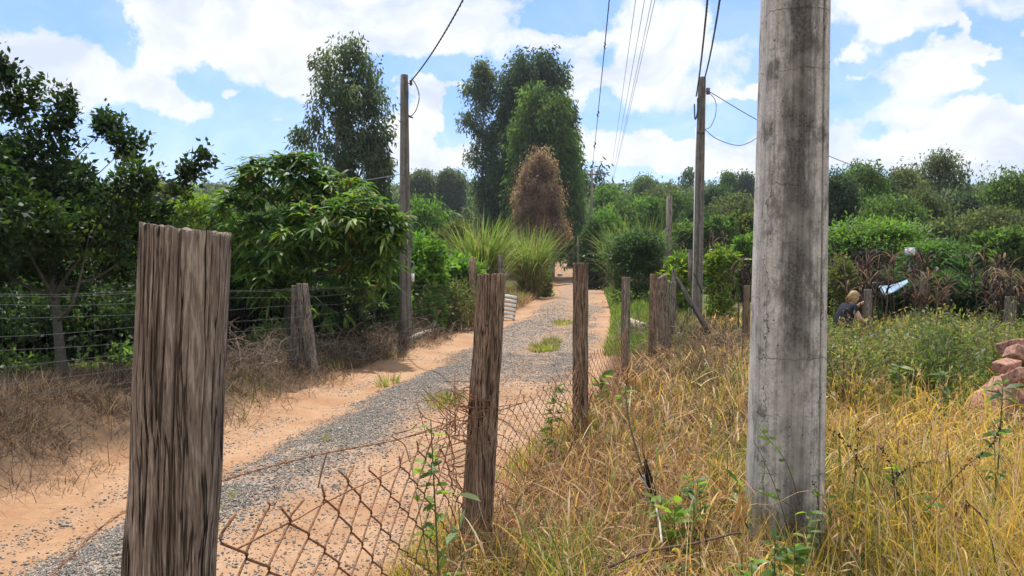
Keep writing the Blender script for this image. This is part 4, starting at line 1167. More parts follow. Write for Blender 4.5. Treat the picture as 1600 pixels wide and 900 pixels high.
SL = [(985, 335, 95, 26, 24, 'mid', 'round mid-green tree above the cane clump'), (950, 318, 100, 22, 20, 'bright', 'light green round tree beside the distant line pole'), (1010, 340, 88, 28, 26, 'bright', 'light green tree left of the top of the bare grey pole'),
      (1035, 325, 98, 30, 30, 'dull', 'grey-green tree with drooping crown behind the bare grey pole'), (1065, 335, 85, 28, 34, 'mid', 'green tree just left of the right slim pole'), (1120, 320, 100, 18, 22, 'dark', 'small dark round tree just right of the right slim pole'),
      (1150, 335, 72, 40, 26, 'dull', 'dull yellow-green tree left of the big concrete pole, upper'), (1165, 365, 52, 36, 30, 'olive', 'olive tree left of the big concrete pole, lower'), (1060, 372, 58, 30, 26, 'mid', 'mid-green bushy tree behind the bare grey pole'),
      (1125, 372, 44, 30, 28, 'mid', 'leafy green tree right of the right slim pole'), (1175, 400, 34, 30, 34, 'bright', 'fresh green shrub beside the left edge of the big concrete pole'), (905, 372, 100, 16, 22, 'dull', 'hazy green shrub beyond the bend of the track'),
      (1090, 355, 66, 26, 26, 'dark', 'dark green tree hidden half behind the right slim pole'), (950, 365, 62, 24, 30, 'bright', 'light green tree behind the dark roadside tree')]
for (px, py, d, hw, hh, c, lab) in SL:
    shrub(px, py, d, hw, hh, c, lab, 'tree', 'euc' if d > 60 else 'round', .004 * d + .08, .0015 * d + .03, cl=30, name='slope_tree', mat='leaf_far', cr=.0055 * d + .05, per=60, nb=11)
for (px, py, d, hw, hh, lab) in ((1066, 418, 22.5, 26, 22, 'yellow-green croton shrub left of the right slim pole'), (1128, 414, 22, 28, 26, 'yellow-green croton shrub right of the right slim pole')):
    shrub(px, py, d, hw, hh, [(.15, .22, .03), (.10, .17, .03), (.22, .26, .04), (.07, .13, .03)], lab, L=.17, Wd=.07, cl=22, per=14, cr=.2)

# right-hand trees
RT = [(1345, 296, 50, 36, 34, 'mid', 'leafy tree with rounded crown right of the big concrete pole', .5), (1310, 322, 46, 22, 50, 'eucdark', 'dark tree against the right side of the big concrete pole', .5), (1376, 318, 54, 24, 36, 'eucdark', 'dark rounded tree between the leafy and the ragged ones', .5),
      (1412, 305, 58, 28, 34, 'dull', 'ragged dull tree left of the tall airy one', .5), (1395, 350, 44, 50, 40, 'mid', 'thick mid-green tree below the ragged dull one', .5), (1440, 345, 50, 34, 50, 'dull', 'dull green tree under the left of the tall airy one', .5),
      (1525, 345, 52, 34, 42, 'eucdark', 'dark tree right of the tall airy one', .5), (1583, 325, 46, 40, 50, 'mid', 'tall bushy tree at the right edge', .5), (1560, 365, 38, 60, 34, 'dull', 'wide grey-green tree low at the right edge', .5), (1640, 330, 46, 50, 60, 'eucdark', 'dark tree cut by the right edge', .5), (1480, 380, 40, 50, 30, 'dull', 'dull bushy tree below the tall airy one', .5)]
for (px, py, d, hw, hh, c, lab, cr) in RT:
    shrub(px, py, d, hw, hh, c, lab, 'tree', 'euc', .25, .09, cl=26, name='field_tree', mat='leaf_far', cr=cr * .8, per=80, r0=.14, nb=13)
D = 60.
bl = [pb(1468, 248, D, 18, 12, 12), pb(1450, 262, D, 18, 14, 14), pb(1486, 262, D, 20, 14, 16), pb(1442, 280, D, 12, 10, 6), pb(1494, 278, D, 12, 12, 9), pb(1465, 282, D, 14, 10, 6), pb(1505, 298, D, 10, 10, 5), pb(1446, 302, D, 14, 10, 5), pb(1484, 318, D, 18, 12, 8), pb(1462, 325, D, 16, 14, 9), pb(1500, 330, D, 18, 14, 10), pb(1470, 350, D, 24, 20, 18)]
tree('airy_tree', 'tall airy tree standing clear above the right-hand tree line', 'tree', ground_at(1462, D), bl, 'euc', 'euc', .28, .10, r0=.2, mat='leaf_far', per=56, cr=.45, bark=(.24, .22, .19), trunk_to=at(1468, 262, D), shell=.3)
bl = [pb(1548, 302, 50, 10, 8, 6), pb(1556, 312, 50, 9, 8, 4)]
tree('airy_tree', 'small sparse tree top between the dark and the bushy trees at right', 'tree', ground_at(1550, 50.), bl, 'euc', 'euc', .36, .14, r0=.1, mat='leaf_far', per=22, cr=.35, shell=.3)
shrub(1368, 372, 30, 62, 24, [(.05, .10, .03), (.075, .15, .03), (.10, .185, .036), (.13, .19, .045)], 'spreading bright tree with feathery flat layers beyond the person', 'tree', 'feather', .2, .07, cl=34, per=34, name='feathery_tree', cr=.26, nb=18)
shrub(1330, 395, 30, 34, 34, 'mid', 'green shrub just right of the big concrete pole behind the person', 'shrub', L=.17, Wd=.08, cl=50)
shrub(1470, 402, 26, 56, 26, [(.04, .085, .026), (.06, .125, .03), (.085, .16, .034)], 'bright green leafy hedge bush behind the small white box', 'shrub', 'feather', .15, .06, cl=34, per=32, cr=.2, nb=18)
shrub(1540, 405, 25, 46, 34, 'mid', 'green bush left of the right edge behind the arching leaves', 'shrub', 'round', .16, .08, cl=70)
shrub(1590, 400, 24, 36, 46, 'mid', 'leafy bush at the right edge behind the grey post', 'shrub', 'round', .16, .08, cl=60)
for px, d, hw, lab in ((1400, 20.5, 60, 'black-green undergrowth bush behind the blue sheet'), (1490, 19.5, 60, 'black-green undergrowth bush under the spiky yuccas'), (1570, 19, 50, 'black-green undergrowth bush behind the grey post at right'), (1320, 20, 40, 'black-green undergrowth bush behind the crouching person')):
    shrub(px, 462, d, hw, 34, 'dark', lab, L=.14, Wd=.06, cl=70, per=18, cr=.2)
shrub(1318, 430, 17., 22, 26, 'olive', 'pale olive rounded bush right beside the big concrete pole', L=.07, Wd=.03, cl=34, cr=.12)


# far wooded slope: one mass of plantation trees
def forest():
    P = []
    n = 4600
    y = 128 * np.exp(rng.random(n) * math.log(330 / 128)); x = rng.uniform(-.85, .85, n) * y
    keep = np.abs(x - cen(y)) > 4
    x, y = x[keep], y[keep]
    h = rng.uniform(6.5, 10.5, len(x)) * (1 + .35 * (fbm(x * .03, y * .03, 55) - .5)) * np.interp(y, [128, 200, 330], [.75, 1, 1.2])
    w = h * rng.uniform(.16, .26, len(x))
    k = 150
    n = len(x)
    t = rng.random((n, k)) ** .8
    a = rng.uniform(0, 2 * PI, (n, k)); prof = np.minimum(1, (1.02 - t) * 1.9) * np.minimum(1, .5 + t * 2.2)
    rr = w[:, None] * prof * (.55 + .5 * rng.random((n, k)))
    C = np.stack([x[:, None] + rr * np.cos(a), y[:, None] + rr * np.sin(a), height(x, y)[:, None] + h[:, None] * (.12 + .88 * t)], -1).reshape(-1, 3)
    m = len(C)
    Dv = unit(np.stack([np.cos(a), np.sin(a), -.7 + 0 * a], -1).reshape(-1, 3) + rng.normal(0, .6, (m, 3)))
    V, F, vp = leaves(C, Dv, rng.normal(0, 1, (m, 3)), rng.uniform(.55, 1.0, m), rng.uniform(.35, .6, m), False, 0)
    cols = [(.09, .13, .055), (.11, .155, .06), (.125, .17, .062), (.07, .105, .055), (.125, .155, .07)]
    c = np.repeat(pick(cols, n, .14), k, 0) * (1 + rng.normal(0, .1, (m, 1)))
    return V, F, np.repeat(np.clip(c, .01, .5), vp, 0)


V, F, c = forest()
tag(mesh_obj('hillside_forest', V, F, M['leaf_far'], None, c), 'far plantation of small bright trees covering the hillside', 'forest', kind='stuff')
for (px, py, d, hw, hh, c, lab) in ((1140, 288, 150, 9, 18, 'mid', 'pointed tree on the skyline right of the right slim pole'), (1166, 292, 150, 9, 20, 'eucdark', 'dark pointed tree on the skyline next to the big concrete pole'), (660, 285, 140, 18, 14, 'euc', 'rounded tree on the skyline just right of the left slim pole'), (705, 284, 140, 22, 13, 'euc', 'broad tree on the skyline left of the slender eucalyptus'), (1005, 292, 150, 14, 14, 'mid', 'rounded tree on the skyline below the cables')):
    shrub(px, py, d, hw, hh, c, lab, 'tree', 'euc', .5, .2, cl=18, name='skyline_tree', mat='leaf_far', cr=.7, per=70, r0=.15, nb=9)


# ------------------------------------------------------------------ tall grasses
def cane(px0, px1, d, top, label, n=420, cols=None, name='cane_grass', dry=.18, seedw=.046, base_py=None):
    n = int(n * 1.35)
    x0, x1 = at(px0, 450, d)[0], at(px1, 450, d)[0]; xm = (x0 + x1) / 2; w = (x1 - x0) / 2
    H = at(px0, top, d)[2] - gz(xm, d)
    root = thing(name, (xm, d, gz(xm, d)), label, 'tall grass')
    r = rng.random(n) ** .6 * w * .55; a = rng.uniform(0, 2 * PI, n)
    P = np.stack([r * np.cos(a), r * np.sin(a) * .7, np.zeros(n)], 1)
    st = rng.random(n) ** 1.3 * H * .45; P[:, 2] = st
    az = np.arctan2(P[:, 1], P[:, 0]) + rng.normal(0, .9, n)
    ln = (H - st) * rng.uniform(.75, 1.35, n)
    V, F, m = blades(P, az, np.abs(rng.normal(.16, .16, n)), np.abs(rng.normal(1.0, .6, n)), ln, seedw * rng.uniform(.5, 1.1, n), 7)
    c = pick(cols or [(.14, .23, .045), (.18, .27, .05), (.22, .29, .065), (.10, .17, .04), (.27, .26, .11)], n, .18)
    mesh_obj('leaf_blades', V, F, M['grass'], root, np.repeat(c, m, 0))
    k = int(n * .6)
    r = rng.random(k) ** .5 * w * .6; a = rng.uniform(0, 2 * PI, k)
    P = np.stack([r * np.cos(a), r * np.sin(a) * .7, rng.uniform(0, .45 * H, k)], 1)
    V, F, m = blades(P, a + rng.normal(0, .5, k), rng.uniform(.3, 1.2, k), rng.uniform(1., 2.2, k), rng.uniform(.25, .5, k) * H, seedw * .7, 5)
    mesh_obj('dry_blades', V, F, M['straw'], root, np.repeat(pick([(.24, .15, .08), (.32, .22, .12), (.17, .10, .06)], k, .15), m, 0))
    mb = MB()
    for q in range(46):
        a = rng.uniform(0, 2 * PI); r = rng.random() ** .5 * w * .5; p = np.array([r * math.cos(a), r * math.sin(a) * .7, -.1])
        mb.tube([p, p + [math.cos(a) * .12, math.sin(a) * .12, H * .3], p + [math.cos(a) * .3, math.sin(a) * .3, H * rng.uniform(.45, .62)]], [.02, .017, .01], 5, pick([(.2, .18, .07), (.15, .1, .06)], 1)[0])
    mb.build('cane_stems', M['twig'], root)
    return root


cane(708, 796, 31., 352, 'tall green cane clump left of the track, behind the squared timber post', 520)
cane(797, 858, 38., 362, 'tall green cane clump leaning to the edge of the track', 460)
cane(955, 985, 45., 352, 'cane clump with brown lower leaves right of the track', 300, dry=.4)
cane(990, 1030, 44., 348, 'cane clump behind the dark feathery bush', 300, cols=[(.13, .19, .05), (.17, .22, .06)])
for (px, d, hw, hh, lab) in ((848, 40, 16, 22, 'low green shrub between the leaning cane and the track'),):
    shrub(px, 440, d, hw, hh, 'mid', lab, L=.16, Wd=.07, cl=30)


def napier(px, py_top, py_bot, d, n, spread, label, tan=.35, rag=1.):
    """dark purple fodder grass: stalks with long arching strap leaves"""
    b = at(px, py_bot, d); x = b[0]; z = gz(x, d); zb = max(z, b[2]); H = at(px, py_top, d)[2] - zb
    root = thing('purple_fodder_grass', (x, d, z), label, 'tall grass')
    mb = MB(); P, A, T = [], [], []
    for q in range(n):
        a = rng.uniform(0, 2 * PI); r = rng.random() ** .6 * spread * .5
        p = np.array([r * math.cos(a), r * math.sin(a), 0]); ht = (zb - z) + H * rng.uniform(.55, .95)
        e = p + [rng.normal(0, .1) + p[0] * .5, rng.normal(0, .1), ht]
        mb.tube([p, (p + e) / 2 + rng.normal(0, .03, 3), e], [.016, .014, .008], 5, pick([(.08, .05, .05), (.14, .10, .07)], 1)[0])
        for k in range(15):
            t = rng.uniform(.45, 1.0); P.append(p + (e - p) * t); A.append(rng.uniform(0, 2 * PI)); T.append(t)
    mb.build('stalks', M['twig'], root)
    P, A, T = np.array(P), np.array(A), np.array(T); m_ = len(P)
    V, F, m = blades(P, A, rng.uniform(.2, .7, m_), rng.uniform(1.6, 2.5, m_), rng.uniform(.4, .8, m_) * rag, rng.uniform(.022, .04, m_), 7)
    w = [(1 - tan) * .5, (1 - tan) * .5, tan * .6, tan * .4]
    mesh_obj('strap_leaves', V, F, M['straw'], root, np.repeat(pick([(.032, .02, .025), (.055, .035, .04), (.17, .125, .085), (.26, .2, .14)], m_, .2, w), m, 0))
    return root


napier(1356, 385, 462, 15.4, 8, .6, 'dark purple arching grass over the post the person holds', .3)
napier(1395, 383, 440, 19., 14, 1.5, 'broad clump of near-black purple grass above the blue sheet', .12)
napier(1330, 392, 440, 19.5, 9, .9, 'near-black purple grass right of the big concrete pole', .12)
napier(1450, 420, 480, 17.2, 8, .6, 'tan arching grass tuft round the pale post', .7)
napier(1552, 385, 470, 18.5, 9, .7, 'tall dark arching grass with pale tips left of the right edge', .35)
napier(1580, 420, 470, 15.8, 8, .7, 'wide tan and grey arching leaves over the grey post at right', .5)
napier(1108, 355, 440, 24, 8, .9, 'dark dry stalks just right of the right slim pole', .25)
napier(1165, 395, 450, 16.2, 7, .5, 'dark dry stalks on the stump left of the big concrete pole', .12)
napier(1035, 372, 430, 30, 9, 1.2, 'brown dry stalks beside the bare grey pole', .4)


def yucca(px, py, d, s, label, n=70):
    c = at(px, py, d); z = gz(c[0], d); h = c[2] - z
    root = thing('yucca', (c[0], d, z), label, 'plant')
    MB().tube([(0, 0, -.1), (.02, 0, h * .5), (0, 0, h + .1)], [.06, .05, .04], 7, (.12, .1, .07)).build('stem', M['twig'], root)
    P = np.stack([np.zeros(n), np.zeros(n), h + rng.uniform(-.35, .15, n) * s], 1)
    V, F, m = blades(P, rng.uniform(0, 2 * PI, n), rng.uniform(.05, 1.5, n), rng.uniform(0, .35, n), s * rng.uniform(.5, .75, n), .035 * s / .6, 4)
    mesh_obj('spiky_leaves', V, F, M['grass'], root, np.repeat(pick([(.045, .10, .03), (.06, .13, .035), (.09, .16, .05)], n, .15), m, 0))


yucca(1505, 420, 20, .95, 'tall spiky yucca in the middle of the right-hand hedge', 90)
yucca(1480, 442, 19, .6, 'smaller spiky yucca left of the tall one')
yucca(1530, 440, 20, .6, 'spiky yucca right of the tall one')


# ------------------------------------------------------------------ grass
STRAW = [(.54, .36, .12), (.62, .44, .17), (.42, .26, .10), (.68, .48, .14), (.58, .45, .26), (.72, .60, .40)]
BROWN = [(.32, .175, .09), (.42, .25, .14), (.20, .11, .06), (.52, .36, .24), (.09, .06, .04)]
GREEN = [(.10, .17, .03), (.15, .22, .035), (.20, .25, .05), (.08, .13, .03)]
YELLOW = [(.64, .46, .07), (.58, .44, .07), (.70, .48, .10), (.40, .38, .06)]


def field(n, y0, y1, xl, xr, keepf=None):
    y = y0 * np.exp(rng.random(n) * math.log(y1 / y0)); x = xl(y) + (xr(y) - xl(y)) * rng.random(n)
    if keepf is not None:
        k = rng.random(n) < keepf(x, y); x, y = x[k], y[k]
    return x, y


def colour_by(n, tables, probs):
    """probs: (n, k) weights of colour tables"""
    p = probs / probs.sum(1, keepdims=True); u = rng.random(n)[:, None]
    k = (u > np.cumsum(p, 1)).sum(1).clip(0, len(tables) - 1)
    c = np.zeros((n, 3))
    for i, t in enumerate(tables):
        m = k == i
        if m.any(): c[m] = pick(t, int(m.sum()), .15)
    return c, k


def zone(x, y):
    """(brown, straw, yellow, green) shares of the rough grass right of the fence"""
    u = x - fence_x(y); pix = 800 + 1200 * x / y
    g = fbm(x * .9 + 3, y * .6, 91, 3); g2 = fbm(x * 2.1, y * 1.4, 93, 3)
    br = .9 * sstep(1.5, .5, u + .6 * (g2 - .5)) + .25 + .5 * sstep(.52, .62, g2) + .8 * sstep(1200, 1100, pix) * sstep(4.5, 7, y) + 1.6 * np.exp(-((x - 2.15) / .6) ** 2 - ((y - 4.1) / .5) ** 2) + .5 * sstep(1000, 850, pix)
    st = .55 + .3 * sstep(.9, 1.8, u)
    ye = .75 * sstep(1180, 1330, pix) * sstep(13, 8, y) + .1
    gr = .12 + 1.3 * sstep(.53, .62, g) * sstep(.0, .5, u) + 2.2 * sstep(8.5, 12, y) * sstep(1230, 1330, pix) + 1.6 * np.exp(-((x - .5) / .3) ** 2 - ((y - 4.1) / .6) ** 2) + .9 * sstep(3.6, 3., y) * sstep(1200, 1000, pix) * sstep(.45, .6, g2)
    return np.stack([br, st, ye, gr], 1)


xl = lambda y: fence_x(y) - .12
xr = lambda y: .74 * y + .9
mb = MB(); mg = MB()
# standing straw
x, y = field(46000, 1.9, 26, xl, xr, lambda x, y: np.where(np.hypot(x - 5.3, y - 7.9) < .75, .1, 1) * np.clip(.25 + .75 * sstep(.35, 1.3, x - fence_x(y)), 0, 1) * np.where(fbm(x * 1.6, y * 1.6, 61) > .47, 1, .25) * (1 - .62 * sstep(7.5, 9.5, y) * sstep(.34, .4, x / y)) * np.where(np.hypot(x - 1.615, y - 4.42) > .3, 1, 0))
n = len(x); pr_ = zone(x, y); pr_[:, 0] *= .5
c, k = colour_by(n, [BROWN, STRAW, YELLOW, GREEN], pr_)
low_ = 1 - .62 * np.exp(-((x - 1.5) / .55) ** 2 - ((y - 3.6) / .75) ** 2)
hgt = low_ * np.clip(.42 + .45 * (fbm(x * .8, y * .8, 71) - .4), .22, .75) * rng.uniform(.4, 1.15, n) * (.45 + .55 * sstep(.5, 1.8, x - fence_x(y))) * (1 + .4 * sstep(1330, 1460, 800 + 1200 * x / y) * sstep(5.6, 4.6, y)) * (1 - .5 * sstep(1500, 1550, 800 + 1200 * x / y) * sstep(4.8, 6, y))
clump_az = fbm(x * 1.1, y * 1.1, 101) * 4 * PI
V, F, m = blades(np.stack([x, y, height(x, y) - .02], 1), clump_az + rng.normal(0, 1.2, n), np.abs(rng.normal(.25, .3, n)), np.where(rng.random(n) < .3, rng.uniform(1.2, 2.6, n), np.abs(rng.normal(.6, .6, n))), hgt, .0062 * np.maximum(1, y / 4.2) * np.exp(rng.normal(0, .35, n)), 6)
mb.add(V, F, np.repeat(c, m, 0))
# matted, bent-over dead stems
x, y = field(74000, 1.9, 22, xl, xr, lambda x, y: np.clip(.4 + .6 * sstep(1.6, .3, x - fence_x(y)), 0, 1) * np.where(np.hypot(x - 1.615, y - 4.42) > .3, 1, 0))
n = len(x); pr_ = zone(x, y); pr_[:, 3] *= .12; pr_[:, 2] *= .3; pr_[:, 0] *= 1.3
c, k = colour_by(n, [BROWN, STRAW, YELLOW, GREEN], pr_)
z = height(x, y) + (1 - .7 * np.exp(-((x - 1.5) / .55) ** 2 - ((y - 3.6) / .75) ** 2)) * rng.random(n) ** 1.6 * .24 * (.5 + fbm(x * 2, y * 2, 66))
V, F, m = blades(np.stack([x, y, z - .02], 1), rng.uniform(0, 2 * PI, n), rng.uniform(.5, 1.5, n), rng.normal(.5, .9, n), rng.uniform(.12, .40, n), .005 * np.maximum(1, y / 4.2) * rng.uniform(.6, 1.4, n), 4)
mb.add(V, F, np.repeat(c, m, 0))
# broad dead leaves bent over, and flowering stems with pale seed spikes
x, y = field(7000, 1.9, 14, xl, xr, lambda x, y: .35 + .65 * sstep(.4, .6, fbm(x * 1.3, y * 1.3, 67)))
n = len(x); pr_ = zone(x, y); pr_[:, 3] *= .6
c, k = colour_by(n, [BROWN, STRAW, YELLOW, GREEN], pr_)
V, F, m = blades(np.stack([x, y, height(x, y) + rng.random(n) * .15], 1), rng.uniform(0, 2 * PI, n), rng.uniform(.2, 1.2, n), rng.uniform(.8, 2.6, n), rng.uniform(.2, .5, n), rng.uniform(.009, .016, n) * np.maximum(1, y / 5), 6)
mb.add(V, F, np.repeat(c, m, 0))
x, y = field(420, 2.4, 8, lambda y: fence_x(y) + .5, xr, lambda x, y: np.where(np.hypot(x - 1.6, y - 4.) > .7, 1, .1))
n = len(x); a = rng.uniform(0, 2 * PI, n); ln = rng.uniform(.05, .3, n); hh = rng.uniform(.35, .65, n)
P0 = np.stack([x, y, height(x, y)], 1); Dm = np.stack([np.cos(a) * ln, np.sin(a) * ln, np.ones(n)], 1)
V, F, m = blades(P0, a, ln, np.full(n, .15), hh, .0032 * np.maximum(1, y / 4), 4, taper=.3)
mb.add(V, F, np.repeat(pick(STRAW + BROWN[:2], n, .15), m, 0))
tips = V.reshape(n, m, 3)[:, -1]; dt = unit(tips - V.reshape(n, m, 3)[:, -3])
for q in range(5):
    V2, F2_, m2 = leaves(tips - dt * (.02 * q), dt + rng.normal(0, .35, (n, 3)), rng.normal(0, 1, (n, 3)), rng.uniform(.03, .07, n) * np.maximum(1, y / 6), .007 * np.maximum(1, y / 5))
    mb.add(V2, F2_, np.repeat(pick([(.5, .38, .22), (.36, .25, .14), (.62, .50, .32)], n, .15), m2, 0))
tag(mb.build('dry_grass', M['straw']), 'rough dry yellow and brown grass filling the field right of the fence', 'grass', kind='stuff')
# short green shoots in the dry field, strip under the mesh, verge beyond the fence
x, y = field(62000, 1.9, 22, xl, xr, lambda x, y: np.clip(sstep(.50, .60, fbm(x * 1.1 + 7, y * .9, 96, 3)) * .6 + .06 + .9 * sstep(7.2, 9, y) * sstep(.33, .4, x / y), 0, 1))
n = len(x)
V, F, m = blades(np.stack([x, y, height(x, y) - .01], 1), rng.uniform(0, 2 * PI, n), np.abs(rng.normal(.3, .3, n)), np.abs(rng.normal(.6, .4, n)), rng.uniform(.12, .42, n), .005 * np.maximum(1, y / 4.5) * rng.uniform(.6, 1.4, n), 4)
mg.add(V, F, np.repeat(pick(GREEN + YELLOW[:1], n, .15), m, 0))
x, y = field(15000, 2.2, 8.5, lambda y: fence_x(y) - .38, lambda y: fence_x(y) + .12, lambda x, y: sstep(.36, .6, fbm(x * 2, y * 1.5, 33)) * np.where(y > 5, .6, 1))
n = len(x)
V, F, m = blades(np.stack([x, y, height(x, y) - .01], 1), rng.uniform(0, 2 * PI, n), np.abs(rng.normal(.35, .3, n)), np.abs(rng.normal(.6, .4, n)), rng.uniform(.05, .24, n), .004 * np.maximum(1, y / 4.5) * rng.uniform(.6, 1.4, n), 4)
mg.add(V, F, np.repeat(pick(GREEN + YELLOW, n, .15), m, 0))
x, y = field(30000, 13.5, 75, lambda y: cen(y) + 1.75 + .004 * y, lambda y: np.minimum(fence_x(y) + .5, cen(y) + 6), lambda x, y: .35 + .65 * sstep(.3, .5, fbm(x, y * .6, 38)))
n = len(x)
V, F, m = blades(np.stack([x, y, height(x, y) - .01], 1), rng.uniform(0, 2 * PI, n), np.abs(rng.normal(.25, .25, n)), np.abs(rng.normal(.5, .4, n)), rng.uniform(.15, .5, n) * (.5 + .5 * sstep(0, 1, x - cen(y) - 1.75)), .006 * y / 7 * rng.uniform(.6, 1.4, n), 4)
mg.add(V, F, np.repeat(pick([(.13, .21, .035), (.17, .26, .04), (.10, .17, .03), (.24, .27, .08)], n, .15), m, 0))
# left verge beyond the cane, and green tufts on the track
x, y = field(9000, 28, 78, lambda y: cen(y) - 3.6, lambda y: cen(y) - 1.7)
n = len(x)
V, F, m = blades(np.stack([x, y, height(x, y) - .01], 1), rng.uniform(0, 2 * PI, n), np.abs(rng.normal(.3, .3, n)), np.abs(rng.normal(.6, .4, n)), rng.uniform(.12, .5, n), .006 * y / 7 * rng.uniform(.6, 1.4, n), 4)
mg.add(V, F, np.repeat(pick([(.13, .2, .035), (.17, .24, .04), (.28, .23, .12)], n, .15), m, 0))
for px, py, r_, k_ in ((850, 545, .45, 700), (862, 534, .3, 260), (690, 632, .28, 260), (705, 625, .2, 160), (605, 596, .25, 150), (525, 580, .2, 180), (880, 505, .5, 250), (350, 800, .1, 25), (505, 700, .05, 20)):
    d = 1200 * 1.6 / (py - 415); c0 = at(px, py, d)
    a = rng.uniform(0, 2 * PI, k_); rr = r_ * rng.random(k_) ** .6
    x, y = c0[0] + rr * np.cos(a) * .6, c0[1] + rr * np.sin(a) * 1.3
    V, F, m = blades(np.stack([x, y, height(x, y) - .005], 1), a, np.abs(rng.normal(.5, .35, k_)), np.abs(rng.normal(.6, .4, k_)), rng.uniform(.06, .2, k_), .005 * max(1, d / 5), 4)
    mg.add(V, F, np.repeat(pick([(.18, .23, .045), (.26, .26, .08), (.12, .17, .035), (.34, .27, .13)], k_, .15), m, 0))
tag(mg.build('green_grass', M['grass']), 'fresh green grass along the fence foot and the track verges', 'grass', kind='stuff')

# left bank: dry litter and short dead grass
mb = MB()
x, y = field(140000, 3.6, 40, lambda y: cen(y) - 4.4, lambda y: cen(y) - 1.45, lambda x, y: np.clip(sstep(-1.45, -2.0, x - cen(y) + .7 * (fbm(x * 1.2, y * 1.2, 52) - .5)) * np.where(fbm(x * 1.9, y * 1.9, 57) > .46, 1, .16) * (.35 + .65 * sstep(-1.85, -2.45, x - cen(y))) + .012, 0, 1))
n = len(x); up_ = rng.random(n) < .13
V, F, m = blades(np.stack([x, y, height(x, y) + rng.random(n) * .07 - .01], 1), rng.uniform(0, 2 * PI, n), np.where(up_, np.abs(rng.normal(.3, .3, n)), rng.uniform(.7, 1.5, n)), rng.normal(.4, .6, n), rng.uniform(.08, .28, n), .0045 * np.maximum(1, y / 6) * rng.uniform(.5, 1.4, n), 4)
mb.add(V, F, np.repeat(pick([(.14, .098, .07), (.20, .145, .105), (.09, .062, .046), (.30, .235, .175), (.05, .037, .03)], n, .15), m, 0))
x, y = field(6000, 3.6, 14, lambda y: cen(y) - 2.6, lambda y: cen(y) - 1.6, lambda x, y: sstep(.55, .66, fbm(x * 1.3, y * 1.1, 59)))
n = len(x)
V, F, m = blades(np.stack([x, y, height(x, y) - .01], 1), rng.uniform(0, 2 * PI, n), np.abs(rng.normal(.5, .3, n)), rng.uniform(.2, .9, n), rng.uniform(.05, .16, n), .005 * np.maximum(1, y / 6), 3)
mb.add(V, F, np.repeat(pick([(.16, .19, .05), (.22, .22, .08), (.1, .13, .04)], n, .15), m, 0))
# right verge of dry tufts where cane meets the track
x, y = field(9000, 22, 60, lambda y: cen(y) - 3.4, lambda y: cen(y) - 1.5)
n = len(x)
V, F, m = blades(np.stack([x, y, height(x, y) - .01], 1), rng.uniform(0, 2 * PI, n), rng.uniform(.2, 1.3, n), rng.normal(.5, .5, n), rng.uniform(.2, .6, n), .006 * y / 7, 4)
mb.add(V, F, np.repeat(pick([(.32, .22, .13), (.38, .27, .17), (.24, .16, .1)], n, .15), m, 0))
tag(mb.build('verge_litter', M['straw']), 'dead brown grass and litter covering the bank left of the track', 'grass', kind='stuff')


# dead brushwood: twiggy tangles along the netting and round the far posts
def brush(n, x0, y0, rx, ry, h, mb, cols, th=.0035, seg=7):
    for q in range(n):
        a = rng.uniform(0, 2 * PI); r = rng.random() ** .5
        x, y = x0 + rx * r * math.cos(a), y0 + ry * r * math.sin(a)
        p = np.array([x, y, gz(x, y) - .03]); d = unit(np.array([rng.normal(0, .6), rng.normal(0, .6), 1.])); P = [p]
        L = h * rng.uniform(.4, 1.1) / seg
        for s_ in range(seg):
            d = unit(d + rng.normal(0, .3, 3) + [0, 0, -.10]); P.append(P[-1] + d * L)
        P = np.array(P); t = th * max(1, y / 7) * rng.uniform(.6, 1.4); c = pick(cols, 1)[0]
        mb.tube(P, np.linspace(t, t * .4, seg + 1), 3, c, cap=False)
        for b_ in range(4):
            k = rng.integers(2, seg); e = unit(rng.normal(0, 1, 3) + d * .6) * L * 1.6
            mb.tube([P[k], P[k] + e * .5 + rng.normal(0, .01, 3), P[k] + e + [0, 0, -.02]], [t * .5, t * .4, t * .25], 3, c, cap=False)


mb = MB()
TW = [(.17, .12, .09), (.24, .18, .135), (.11, .078, .058), (.32, .25, .19)]
for (px, d, rx, h, n) in ((375, 10.2, .5, .9, 90), (415, 10.8, .5, .95, 90), (440, 11.5, .4, .8, 50), (520, 12.6, .7, .8, 110), (570, 13.8, .7, .7, 110), (600, 15, .6, .7, 80), (650, 16.6, .8, .7, 100), (700, 18.5, .8, .6, 80), (345, 9.3, .4, .5, 30), (190, 7.4, .4, .25, 10), (60, 6.6, .5, .25, 10)):
    brush(n, at(px, 450, d)[0], d, rx, .6, h, mb, TW)
tag(mb.build('dead_brush', M['twig']), 'tangle of dry twiggy weeds along the foot of the wire netting', 'brush', kind='stuff')
mb = MB()
for (px, d, rx, h, n) in ((1040, 12.6, .3, .75, 150), (1010, 10.8, .4, .5, 120), (1085, 14.2, .9, .8, 380), (1130, 13, .9, .75, 380), (1150, 11, .7, .65, 280), (1080, 10.2, .7, .5, 260), (1160, 9, .6, .55, 200), (1060, 17, .9, .9, 160), (1030, 16.4, .6, 1.0, 140), (1000, 15.5, .5, .8, 90), (1120, 8., .7, .4, 200), (1060, 7.6, .6, .35, 150), (1175, 7., .4, .45, 120), (1395, 4.3, .5, .3, 130), (1330, 4.1, .3, .28, 80), (800, 3.75, .12, .22, 60)):
    brush(n, at(px, 450, d)[0], d, rx, .7, h, mb, TW + [(.40, .29, .19), (.09, .065, .05)])
tag(mb.build('dead_brush', M['twig']), 'brown twiggy dead weeds around the far fence posts right of the track', 'brush', kind='stuff')

